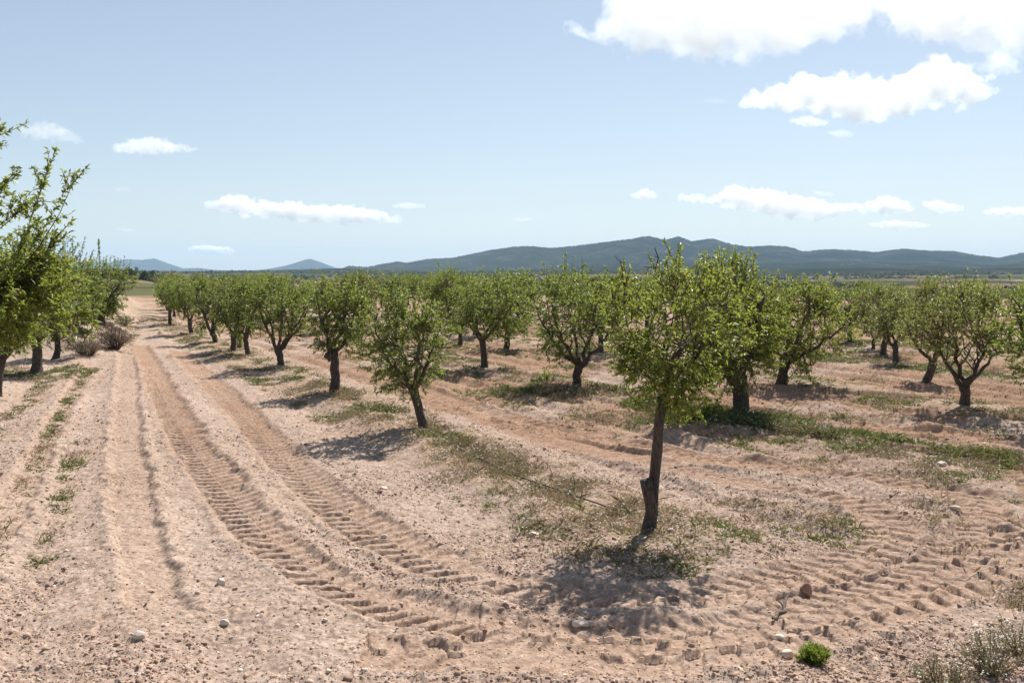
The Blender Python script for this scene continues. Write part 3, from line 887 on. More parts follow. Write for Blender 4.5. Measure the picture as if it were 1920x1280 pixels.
ridge('hills', [(330, 508), (375, 502), (400, 506), (480, 507), (510, 503), (540, 497), (560, 491), (575, 486), (584, 485), (605, 492), (628, 501), (660, 507), (700, 508)], 11000, 1200, 7)
ridge('hills', [(620, 509), (760, 505), (900, 506), (1000, 503), (1120, 504), (1300, 502), (1450, 503), (1600, 500), (1760, 502), (1920, 499), (2050, 498), (2250, 503)], 2300, 420, 33)
ridge('hills', [(-200, 507), (60, 503), (130, 500), (200, 503), (330, 507), (480, 505), (560, 503), (640, 501), (700, 503), (800, 506), (900, 507)], 3000, 500, 13)

# ------------------------------------------------------------------ scrub of the valley (a far wood that reads as one mass)
def scrub():
    rng = np.random.default_rng(5)
    Vs, Fs = [], []; n0 = 0
    cnt = 0
    while cnt < 4200:
        a = math.radians(rng.uniform(-31, 31)); d = math.exp(rng.uniform(math.log(320), math.log(3200)))
        x, y = math.sin(a) * d, math.cos(a) * d
        den = fbm(np.array([x / 130.0]), np.array([y / 260.0]), 4, 55)[0]
        if den < 0.52 + rng.random() * 0.08:
            continue
        s = rng.uniform(1.2, 3.4) * (1 + d / 4000)
        z = zat((x, y))
        m = 26
        c = rng.normal(size=(m, 3)) * np.array([s * 0.5, s * 0.5, s * 0.28]) + np.array([x, y, z + s * 0.5])
        u = unit(rng.normal(size=(m, 3))) * s * 0.42; v = unit(np.cross(u, rng.normal(size=(m, 3)))) * s * 0.42
        V = np.stack([c - u, c + v, c + u, c - v], 1).reshape(-1, 3)
        k = np.arange(m)[:, None] * 4 + n0
        Vs.append(V); Fs.append(k + np.array([0, 1, 2, 3])); n0 += 4 * m; cnt += 1
    o = mesh_obj('scrubland', np.vstack(Vs), np.vstack(Fs), M_SCRUB)
    tag(o, 'dark scrub and far trees scattered over the valley floor', 'scrub', None, 'stuff')
scrub()

# ------------------------------------------------------------------ clods and pebbles
def ico():
    t = (1 + 5 ** 0.5) / 2
    v = unit(np.array([(-1, t, 0), (1, t, 0), (-1, -t, 0), (1, -t, 0), (0, -1, t), (0, 1, t), (0, -1, -t), (0, 1, -t), (t, 0, -1), (t, 0, 1), (-t, 0, -1), (-t, 0, 1)], float))
    f = np.array([(0, 11, 5), (0, 5, 1), (0, 1, 7), (0, 7, 10), (0, 10, 11), (1, 5, 9), (5, 11, 4), (11, 10, 2), (10, 7, 6), (7, 1, 8), (3, 9, 4), (3, 4, 2), (3, 2, 6), (3, 6, 8), (3, 8, 9), (4, 9, 5), (2, 4, 11), (6, 2, 10), (8, 6, 7), (9, 8, 1)])
    return v, f
IV, IF = ico()

def sub_ico(v, f):
    v = list(map(tuple, v)); cache = {}; nf = []
    def mid(a, b):
        k = (min(a, b), max(a, b))
        if k not in cache:
            p = unit((np.array(v[a]) + np.array(v[b])) / 2); cache[k] = len(v); v.append(tuple(p))
        return cache[k]
    for a, b, c in f:
        x, y, z = mid(a, b), mid(b, c), mid(c, a)
        nf += [(a, x, z), (b, y, x), (c, z, y), (x, y, z)]
    return np.array(v), np.array(nf)
IV2, IF2 = sub_ico(IV, IF)
IV3, IF3 = sub_ico(IV2, IF2)

def scatter_stones(name, n, smin, power, mat, seed, label, rmax=30.0, clump=True, smax=0.026):
    rng = np.random.default_rng(seed)
    r = 5.2 + (rmax - 5.2) * rng.random(n * 3) ** 1.5
    a = np.radians(rng.uniform(-33, 33, n * 3))
    x = np.sin(a) * r; y = np.cos(a) * r
    if clump:
        d = fbm(x * 0.7, y * 0.7, 3, 106)
        keep = rng.random(len(x)) < np.clip((d - 0.34) / 0.25, 0.18, 1)
        x, y = x[keep], y[keep]
    _, m = track_fields(x, y)
    keep = rng.random(len(x)) > m * 0.85
    x, y = x[keep][:n], y[keep][:n]
    n = len(x)
    s = np.minimum(smin * (1 - rng.random(n)) ** (-1 / power), smax)
    z = fine_height(x, y)
    sh = 0.4 + 1.1 * rng.random((n, 12, 1)); sq = np.stack([0.8 + 0.5 * rng.random(n), 0.7 + 0.4 * rng.random(n), 0.5 + 0.3 * rng.random(n)], 1)
    th = rng.random(n) * 6.28
    V = IV[None] * sh * sq[:, None, :] * s[:, None, None]
    cx = V[..., 0] * np.cos(th)[:, None] - V[..., 1] * np.sin(th)[:, None]; cy = V[..., 0] * np.sin(th)[:, None] + V[..., 1] * np.cos(th)[:, None]
    V = np.stack([cx + x[:, None], cy + y[:, None], V[..., 2] + z[:, None] + s[:, None] * 0.02], -1).reshape(-1, 3)
    Fa = (IF[None] + (np.arange(n) * 12)[:, None, None]).reshape(-1, 3)
    o = mesh_obj(name, V, Fa, mat)
    tag(o, label, 'soil' if 'clod' in name else 'gravel', None, 'stuff')
scatter_stones('soil_clods', 130000, 0.0048, 2.9, M_CLOD, 1, 'loose reddish clods of soil over the track and the orchard floor')
scatter_stones('gravel', 10000, 0.0042, 2.7, M_PEB, 2, 'small pale limestone gravel strewn over the sandy soil', 34, False, 0.026)

def stone(px, py, wpx, hpx, mat, label, seed, name='stone'):
    p = ground_at(px, py); rng = np.random.default_rng(seed)
    w = wpx / F * p[1]; h = hpx / F * p[1]
    # angular: cut by random planes
    V = IV3.copy()
    for k in range(9):
        nrm = unit(rng.normal(size=3)); d = 0.55 + 0.3 * rng.random()
        t = V @ nrm; V = V - np.maximum(t - d, 0)[:, None] * nrm
    V = V * (1 + 0.05 * (rng.random((len(V), 1)) - 0.5))
    V = V / np.abs(V).max(0) * np.array([w / 2, w / 2 * 0.8, h * 0.62])
    th = rng.random() * 0.6 - 0.3; c, s = math.cos(th), math.sin(th)
    V = np.stack([V[:, 0] * c - V[:, 1] * s, V[:, 0] * s + V[:, 1] * c, V[:, 2]], 1)
    z = float(fine_height(p[0], p[1])[0])
    o = mesh_obj(name, V, IF3, mat)
    o.location = (p[0], p[1], z + h * 0.3)
    tag(o, label, 'stone', 'loose stones on the bare soil')
    return o
stone(1511, 1112, 24, 26, M_RSTONE, 'angular reddish stone lying beside the broken stick', 23)
stone(1090, 1168, 38, 14, M_WSTONE, 'flat white stone on the churned soil below the tree shadow', 2)
stone(415, 1090, 17, 14, M_WSTONE, 'small pale stone alone between the straight rut and the tyre print', 3)
stone(1475, 1227, 26, 14, M_WSTONE, 'whitish stone right next to the green tuft', 4)
stone(1462, 1198, 20, 11, M_WSTONE, 'pale round pebble just behind the stone by the green tuft', 5)
stone(260, 1205, 26, 17, M_WSTONE, 'pale brown rounded stone among clods in the bottom corner by the grass strips', 6)
stone(420, 1166, 20, 13, M_WSTONE, 'rounded pale stone half sunk in broken clods', 7)
stone(1258, 1010, 15, 8, M_WSTONE, 'bright white pebble at the foot of the nearest tree', 8)
stone(1766, 884, 18, 9, M_WSTONE, 'white stone on bare soil below the weedy strip', 9)
stone(1790, 962, 22, 9, M_WSTONE, 'pale stone on the ridge of the outer tyre track', 10)
stone(1290, 1020, 20, 10, M_RSTONE, 'brownish lump of stone by the weedy mound', 11)
stone(720, 1010, 14, 9, M_WSTONE, 'small white stone beside the inner tyre track', 12)
stone(1000, 1005, 26, 10, M_WSTONE, 'white flat chip of limestone at the edge of the tree shadow', 13)
stone(720, 920, 16, 8, M_WSTONE, 'little white stone in thin dry weeds', 14)
stone(152, 660, 30, 11, M_PALEROCK, 'pale boulder in front of the dry brush on the bank', 15)
stone(205, 612, 20, 11, M_PALEROCK, 'pale boulder high on the bank beside the perched tree', 16)
stone(225, 598, 16, 9, M_PALEROCK, 'smaller boulder at the top edge of the bank', 17)

# broken stick
def stick(px0, px1, label, r):
    a = ground_at(*px0); b = ground_at(*px1)
    rng = np.random.default_rng(3)
    m = MB()
    P = curve_pts(a, b, np.array([0.02, 0.01, 0.0]), 7, rng, 0.008)
    P[:, 2] = fine_height(P[:, 0], P[:, 1]) + 0.022
    P[3:, 2] += np.linspace(0, 0.03, 4)
    m.tube(P, np.array([0.7, 0.95, 1.0, 1.05, 0.95, 0.9, 0.6]) * r, 8, 0, rng, 0.3)
    m.tube(np.array([P[4], P[4] + [-0.02, 0.03, 0.03], P[4] + [-0.05, 0.04, 0.045]]), [r * 0.6, r * 0.5, r * 0.3], 6, 0)
    m.tube(np.array([P[6], P[6] + [0.03, 0.05, 0.01], P[6] + [0.07, 0.07, -0.01]]), [r * 0.6, r * 0.5, r * 0.3], 6, 0)
    o = m.build('broken_stick', [M_STICK], None, True)
    tag(o, label, 'stick')
M_STICK = bark_material('dead_wood', (0.06, 0.045, 0.036), (0.24, 0.19, 0.15))
stick((1449, 1157), (1474, 1126), 'short knotty grey stick lying on sandy soil near the reddish stone', 0.013)

# drip pipes
def hose(pix, label, shown):
    P = catmull([ground_at(*p)[:2] for p in pix], 0.25)
    z = fine_height(P[:, 0], P[:, 1])
    z = np.convolve(np.pad(z, 1, 'edge'), [0.25, 0.5, 0.25], 'valid')
    s = np.arange(len(P)) * 0.25
    off = (fbm(s * 0.5, s * 0, 2, 4) - 0.5) * 0.08
    t = s / s[-1]; vis = ss((t - shown[0]) / 0.05) * (1 - ss((t - shown[1]) / 0.05))
    dip = 0.035 - (1 - vis) * 0.05 * ss((fbm(s * 0.8, s * 0 + 3, 2, 6) - 0.30) / 0.2)
    Q = np.stack([P[:, 0] + off, P[:, 1], z + dip], 1)
    Q[-1, 2] -= 0.06; Q[0, 2] -= 0.06
    m = MB(); m.tube(Q, np.full(len(Q), 0.0085), 8)
    o = m.build('drip_pipe', [M_HOSE], None, True)
    tag(o, label, 'irrigation pipe')
hose([(560, 715), (630, 742), (730, 788), (800, 818), (880, 862), (960, 900), (1050, 930), (1120, 955), (1180, 975), (1208, 990)], 'black drip irrigation pipe running through weeds from tree to tree beside the track', (0.66, 0.94))
hose([(1395, 786), (1500, 815), (1640, 838), (1760, 852), (1860, 868), (1960, 884)], 'black drip irrigation pipe half hidden in the green strip behind the turning tracks', (0.76, 0.84))

# ------------------------------------------------------------------ grass, weeds, flowers
def blades(centres, per, hgt, spread, rng, width=0.006, flat=0.5):
    n = len(centres)
    cnt = rng.poisson(per, n).clip(3)
    idx = np.repeat(np.arange(n), cnt); m = len(idx)
    b = centres[idx] + np.concatenate([rng.normal(size=(m, 2)) * spread[idx][:, None], np.zeros((m, 1))], 1)
    d = unit(np.concatenate([rng.normal(size=(m, 2)) * flat, np.ones((m, 1)) * (0.35 + 0.65 * rng.random((m, 1)))], 1))
    h = hgt[idx][:, None] * (0.4 + 0.8 * rng.random((m, 1)))
    side = unit(np.cross(d, rng.normal(size=(m, 3)))); w = width * (0.6 + 0.8 * rng.random((m, 1))) * (1 + (np.linalg.norm(b[:, :2], axis=1) / 22.0))[:, None]
    tip = b + d * h + np.concatenate([d[:, :2] * 0.35 * h, -0.18 * h], 1)
    mid = b + d * h * 0.5
    V = np.stack([b - side * w * 0.5, b + side * w * 0.5, mid + side * w * 0.6, tip, mid - side * w * 0.6], 1).reshape(-1, 3)
    k = np.arange(m)[:, None] * 5
    return V, k + np.array([0, 1, 2, 3, 4]), tip

def weed_field():
    rng = np.random.default_rng(8)
    n = 700000
    r = np.sqrt(rng.uniform(5.5 ** 2, 55.0 ** 2, n) ** 1.0)
    r = 5.5 + 50 * rng.random(n) ** 1.35
    a = np.radians(rng.uniform(-31, 31, n))
    x = np.sin(a) * r; y = np.cos(a) * r
    nn = x * N[0] + y * N[1]; u = x * U[0] + y * U[1]
    pat = fbm(x * 0.55, y * 0.55, 4, 201); pat2 = fbm(x * 2.2, y * 2.2, 3, 202)
    dens = band(x, y) * np.clip((pat2 - 0.40) / 0.2, 0, 1) * np.clip((pat - 0.34) / 0.22, 0.15, 1) * (0.45 + 0.65 * ss((nn - 7) / 2))
    om = orchard_mask(x, y)
    dens = np.maximum(dens, om * np.clip((pat - 0.46) / 0.16, 0, 1) * np.clip((pat2 - 0.42) / 0.15, 0, 1) * 0.42)
    # between the track and the first row
    shoulder = ss((nn - 3.9) / 0.5) * (1 - ss((nn - 5.3) / 0.5)) * ss((u - 6.2) / 1.0)
    dens = np.maximum(dens, shoulder * np.clip((pat2 - 0.45) / 0.2, 0, 1) * 0.55)
    # grass strips on the far side of the track
    def near(P, w):
        d = np.full(len(x), 9.0)
        for p in P[::6]:
            d = np.minimum(d, np.hypot(x - p[0], y - p[1]))
        return 1 - ss((d - w * 0.4) / (w * 0.6))
    s1 = path((165, 690), (120, 765), (75, 850), (20, 960), (-40, 1060))
    s2 = path((150, 830), (125, 900), (95, 990), (80, 1060))
    s3 = path((120, 690), (70, 735), (0, 800), (-80, 880))
    s4 = path((0, 690), (80, 712), (140, 690))
    for s, w, k in ((s1, 0.15, 0.6), (s2, 0.14, 0.45), (s3, 0.24, 0.35), (s4, 0.8, 0.4)):
        dens = np.maximum(dens, near(s, w) * np.clip((pat2 - 0.30) / 0.22, 0, 1) * k)
    sB = path((1200, 762), (1400, 800), (1560, 822), (1700, 842), (1850, 862), (1990, 885))
    gs = near(sB, 0.55); dens = np.maximum(dens, gs * np.clip((pat2 - 0.30) / 0.2, 0.1, 1) * 0.95)
    sA = path((560, 718), (640, 745), (800, 815), (1000, 905), (1180, 975))
    ga = near(sA, 0.5); dens = np.maximum(dens, ga * np.clip((pat2 - 0.36) / 0.2, 0, 1) * 0.7)
    bankm = ss((y - 28) / 2) * ss((-13.3 - 0.37 * (y - 34.6) - x) / 1.0)
    dens = np.maximum(dens, bankm * np.clip((pat2 - 0.45) / 0.15, 0, 1) * 0.5)
    # the mound round the nearest trunk
    mound = np.exp(-((x - pA[0] - 0.25) ** 2 / 0.7 + (y - pA[1] - 0.1) ** 2 / 0.20))
    dens = np.maximum(dens, mound * 0.45)
    pB = tp(1390, 785); gb = np.exp(-((x - pB[0]) ** 2 / 2.6 + (y - pB[1]) ** 2 / 0.5)); dens = np.maximum(dens, gb)
    pC = tp(1060, 735); gc = np.exp(-((x - pC[0]) ** 2 / 1.8 + (y - pC[1]) ** 2 / 0.5)); dens = np.maximum(dens, gc)
    keep = rng.random(n) < dens * 0.40 * (1 + 1.3 * ss((r - 11) / 6))
    x, y, r = x[keep], y[keep], r[keep]; pat = pat[keep]; lush = np.maximum(np.maximum(gb[keep], gc[keep]), np.maximum(gs[keep] * 0.85, ga[keep] * 0.6))
    _, m = track_fields(x, y)
    k2 = rng.random(len(x)) > m * 0.92
    x, y, r, pat, lush = x[k2], y[k2], r[k2], pat[k2], lush[k2]
    z = fine_height(x, y) - 0.008
    C = np.stack([x, y, z], 1)
    nk = x * N[0] + y * N[1]
    green = rng.random(len(x)) < np.clip(0.22 - 0.30 * ss((nk - 3.5) / 1.0) * (1 - ss((nk - 7.5) / 1.0)) + (fbm(x * 0.9, y * 0.9, 3, 205) - 0.50) * 4.0 + lush * 0.6, 0.05, 0.95)
    hg = (0.03 + 0.09 * rng.random(len(x)) ** 2.2) * (1 + 1.1 * lush)
    sp = 0.03 + 0.035 * rng.random(len(x))
    print('weed tufts', len(x), green.sum())
    tips = []
    for msk, mt, nm, lab, per in ((green, M_GRASS, 'grass', 'low green grass and weeds in strips along the tree rows and the track', 11),
                                  (~green, M_STRAW, 'dry_grass', 'dry straw coloured grass and weed stalks on the orchard floor', 8)):
        V, Fa, tip = blades(C[msk], per, hg[msk], sp[msk], rng, 0.0065 if nm == 'grass' else 0.004, 0.6)
        o = mesh_obj(nm, V, Fa, mt)
        tag(o, lab, 'grass', None, 'stuff'); tips.append(tip)
    # white flower heads on some of the stalks
    rr_ = np.vstack(tips); bx = band(rr_[:, 0], rr_[:, 1])
    sel = rng.random(len(rr_)) < 0.035 * bx * (np.hypot(rr_[:, 0], rr_[:, 1]) < 32)
    T = rr_[sel]; n = len(T)
    s = (0.0055 + 0.004 * rng.random((n, 1))) * (1 + np.linalg.norm(T[:, :2], axis=1)[:, None] / 40)
    V = (T[:, None, :] + IV[None] * s[:, None, :] * np.array([1, 1, 0.6])).reshape(-1, 3)
    Fa = (IF[None] + (np.arange(n) * 12)[:, None, None]).reshape(-1, 3)
    o = mesh_obj('wildflowers', V, Fa, M_FLOWER)
    tag(o, 'tiny white wild flower heads sprinkled over the weedy strips', 'wild flowers', None, 'stuff')
weed_field()

def litter():
    rng = np.random.default_rng(31); n = 22000
    r = 5.3 + 20 * rng.random(n) ** 1.5; a = np.radians(rng.uniform(-32, 32, n)); x = np.sin(a) * r; y = np.cos(a) * r
    k = rng.random(n) < 0.25 + 0.75 * band(x, y); x, y = x[k], y[k]; n = len(x)
    z = fine_height(x, y) + 0.006
    th = rng.random(n) * 6.28; d = np.stack([np.cos(th), np.sin(th), rng.normal(size=n) * 0.25], 1); d = unit(d)
    sd = np.stack([-np.sin(th), np.cos(th), rng.normal(size=n) * 0.4], 1); l = (0.012 + 0.035 * rng.random((n, 1)) ** 2); w = 0.0025 + 0.004 * rng.random((n, 1))
    p = np.stack([x, y, z], 1)
    V = np.stack([p - d * l, p + sd * w, p + d * l, p - sd * w], 1).reshape(-1, 3)
    o = mesh_obj('plant_litter', V, np.arange(n)[:, None] * 4 + np.array([0, 1, 2, 3]), M_LITTER)
    tag(o, 'bits of straw and dead leaves lying on the soil', 'litter', None, 'stuff')
M_LITTER = leaf_material('dead_leaf', [(0.0, (0.07, 0.045, 0.03)), (0.5, (0.20, 0.14, 0.09)), (1.0, (0.42, 0.34, 0.23))], (0.3, 0.22, 0.14), 0.1, 0.8, 0.1)
litter()

def bush(name, loc, rx, ry, h, n, leaf, leaf_w, mat, label, cat, seed, group=None, stems=30, flowers=0, upright=0.5, stem_mat=None):
    rng = np.random.default_rng(seed)
    root = empty(name, tuple(loc)); tag(root, label, cat, group)
    st = MB(); fo = MB(); ends = []
    for k in range(stems):
        az = rng.random() * 6.28; q = rng.random() ** 0.6
        e = np.array([math.cos(az) * rx * q, math.sin(az) * ry * q, h * (0.45 + 0.55 * rng.random()) * math.sqrt(max(0.1, 1 - q * q * 0.7))])
        P = curve_pts(np.array([math.cos(az) * rx * 0.15, math.sin(az) * ry * 0.15, -0.03]), e, np.array([0, 0, h * 0.06]), 5, rng, 0.012)
        st.tube(P, np.linspace(0.005, 0.002, 5) * max(1, h * 2.0), 4, 0, cap=False); ends.append(P)
    E = np.array(ends)
    i = rng.integers(len(E), size=n); t = rng.random(n) ** 0.6 * 3.99; k = t.astype(int); f = (t - k)[:, None]
    P = E[i, k] * (1 - f) + E[i, k + 1] * f + rng.normal(size=(n, 3)) * np.array([rx, ry, h]) * 0.06
    D = unit(rng.normal(size=(n, 3)) + np.array([0, 0, upright]))
    V, Fa = leaf_quads(P, D, leaf, leaf_w, rng); fo.add(V, Fa)
    st.build('stems', [stem_mat or M_TWIG], root); fo.build('foliage', [mat], root)
    if flowers:
        T = E[rng.integers(len(E), size=flowers), 4] + rng.normal(size=(flowers, 3)) * np.array([0.03, 0.03, 0.02])
        s = 0.0035 + 0.004 * rng.random((flowers, 1))
        Vf = (T[:, None, :] + IV[None] * s[:, None, :] * np.array([1, 1, 0.6])).reshape(-1, 3)
        Ff = (IF[None] + (np.arange(flowers) * 12)[:, None, None]).reshape(-1, 3)
        fl = mesh_obj('flower_heads', Vf, Ff, M_FLOWER, parent=root); fl['kind'] = 'stuff'
    return root

def at(px, py):
    p = ground_at(px, py); return (p[0], p[1], float(fine_height(p[0], p[1])[0]))
M_BRIGHT = leaf_material('bright_leaf', [(0.0, (0.075, 0.12, 0.018)), (0.5, (0.13, 0.185, 0.026)), (1.0, (0.18, 0.21, 0.04))], (0.30, 0.38, 0.04), 0.4)
bush('grass_tuft', at(1526, 1242), 0.125, 0.11, 0.115, 2200, 0.035, 0.007, M_BRIGHT, 'lone bright green cushion tuft on bare sandy soil', 'plant', 1, stems=60, upright=1.2)
G_W = 'flowering weeds in the bottom corner'
bush('flowering_weed', at(1770, 1290), 0.26, 0.22, 0.22, 1300, 0.022, 0.007, M_DRYWEED, 'grey-green weed with sparse white flowers, nearest the green tuft', 'plant', 2, G_W, 46, 70, 0.6, M_STRAW)
bush('flowering_weed', at(1862, 1272), 0.28, 0.22, 0.26, 1600, 0.022, 0.007, M_DRYWEED, 'dense weed thick with small white flower heads beside the grey-green one', 'plant', 3, G_W, 52, 150, 0.6, M_STRAW)
bush('flowering_weed', at(1915, 1225), 0.26, 0.22, 0.24, 1400, 0.022, 0.007, M_DRYWEED, 'weed with white flowers cut by the picture edge behind the dense one', 'plant', 4, G_W, 48, 110, 0.6, M_STRAW)
G_S = 'suckers and saplings at the feet of trees'
bush('sapling', at(1022, 722), 0.20, 0.20, 0.42, 330, 0.065, 0.024, M_LEAF, 'small leafy sapling among weeds left of the goblet tree', 'sapling', 5, G_S, 14)
bush('sapling', at(1325, 792), 0.34, 0.28, 0.42, 620, 0.065, 0.022, M_BRIGHT, 'bright yellow-green sucker bush beside the thick forked trunk', 'sapling', 6, G_S, 22)
bush('sapling', at(1560, 832), 0.20, 0.18, 0.30, 300, 0.05, 0.016, M_GRASS, 'green weedy sprout in the strip behind the turning tracks', 'sapling', 7, G_S, 20, 25)
bush('sapling', at(450, 655), 0.25, 0.25, 0.70, 360, 0.075, 0.03, M_BRIGHT, 'bright sucker at the foot of a track-side trunk', 'sapling', 8, G_S, 16)
bush('sapling', at(378, 636), 0.25, 0.25, 0.6, 260, 0.075, 0.03, M_LEAF, 'thin reddish-stemmed sapling between two track-side trunks', 'sapling', 9, G_S, 9)
G_D = 'dry brush on the bank'
bush('dry_bush', at(215, 655), 0.72, 0.6, 0.95, 3000, 0.09, 0.011, M_BRUSH, 'rounded grey-brown dry bush at the track edge below the perched tree', 'bush', 10, G_D, 90, upright=1.0)
bush('dry_bush', at(165, 668), 0.80, 0.6, 0.62, 2200, 0.09, 0.012, M_BRUSH, 'low dry bush behind the pale boulder', 'bush', 11, G_D, 80, upright=1.0)
bush('dry_bush', at(120, 655), 0.85, 0.6, 0.68, 2200, 0.09, 0.012, M_BRUSH, 'dry pinkish-brown bush behind the slender trunk', 'bush', 12, G_D, 80, upright=1.0)
bush('dry_bush', at(232, 612), 0.45, 0.45, 0.50, 800, 0.09, 0.016, M_GRASS, 'low green bush at the bend of the track under the bank', 'bush', 13, G_D, 50, upright=1.0)
bush('dry_bush', at(45, 640), 0.9, 0.5, 0.5, 1200, 0.09, 0.012, M_BRUSH, 'spread of dry brush behind the stout black trunk', 'bush', 14, G_D, 80, upright=1.0)

# ------------------------------------------------------------------ a few single trees in the valley and the mast
def far_bush(px, d, s, label, seed):
    v = ray(px, 510); x = v[0] / v[1] * d; z = zat((x, d))
    rng = np.random.default_rng(seed)
    root = empty('round_tree', (x, d, z)); tag(root, label, 'tree', 'single trees in the valley fields')
    T = MB(); T.tube(np.array([[0, 0, -0.3], [0.1, 0, s * 0.25], [0.1, 0, s * 0.55]]), [s * 0.06, s * 0.05, s * 0.03], 7); T.build('trunk', [M_BARK], root)
    n = 1400
    c = unit(rng.normal(size=(n, 3))) * (rng.random((n, 1)) ** 0.35) * np.array([s * 0.55, s * 0.55, s * 0.42]) * (0.8 + 0.4 * rng.random((n, 1))) + np.array([0, 0, s * 0.58])
    V, Fa = leaf_quads(c, unit(rng.normal(size=(n, 3))), s * 0.13, s * 0.09, rng)
    mesh_obj('crown', V, Fa, M_SCRUB, parent=root)
far_bush(790, 1050, 9, 'dark round tree standing alone in a field beyond the crowns', 1)
far_bush(1683, 700, 8, 'dark round tree in the valley beyond the dull-crowned almond trees', 2)
far_bush(1604, 850, 8, 'dark tree in the valley just beside the pointed crown', 3)

def mast(px, d, h):
    v = ray(px, 510); x = v[0] / v[1] * d; z = zat((x, d))
    m = MB(); w = h * 0.10
    legs = [np.array([sx * w, sy * w, 0]) for sx, sy in ((1, 1), (-1, 1), (-1, -1), (1, -1))]
    def q(k, t):
        return legs[k] * (1 - 0.9 * t) + np.array([0, 0, h * t])
    for k in range(4):
        m.tube(np.array([q(k, 0), q(k, 1)]), [0.22, 0.14], 4)
        for i in range(7):
            m.tube(np.array([q(k, i / 7), q((k + 1) % 4, (i + 1) / 7)]), [0.12, 0.12], 4)
            m.tube(np.array([q(k, i / 7), q((k + 1) % 4, i / 7)]), [0.1, 0.1], 4)
    for t in (0.72, 0.85, 0.97):
        m.tube(np.array([[-h * 0.16, 0, h * t], [h * 0.16, 0, h * t]]), [0.16, 0.16], 4)
    o = m.build('lattice_mast', [M_STEEL]); o.location = (x, d, z)
    tag(o, 'thin steel lattice mast on the skyline beyond the perched tree', 'mast')
mast(222, 1500, 26)

# ------------------------------------------------------------------ haze
def haze():
    V = [(-14500, -60, -25), (14500, -60, -25), (14500, 14500, -25), (-14500, 14500, -25), (-14500, -60, 420), (14500, -60, 420), (14500, 14500, 420), (-14500, 14500, 420)]
    V = [(x * 1.3, -17000 if y < 0 else 17500, z) for x, y, z in V]
    Fa = [(0, 3, 2, 1), (4, 5, 6, 7), (0, 1, 5, 4), (1, 2, 6, 5), (2, 3, 7, 6), (3, 0, 4, 7)]
    m, nt = new_mat('air'); out = nd(nt, 'ShaderNodeOutputMaterial')
    v = nd(nt, 'ShaderNodeVolumePrincipled', ins={'Color': (0.50, 0.73, 1.0, 1), 'Density': HAZE, 'Anisotropy': 0.0})
    nt.links.new(v.outputs[0], out.inputs['Volume'])
    o = mesh_obj('haze', V, Fa, m)
    tag(o, 'pale haze over the valley and the hills', 'haze', None, 'stuff')
HAZE = 0.00006
haze()

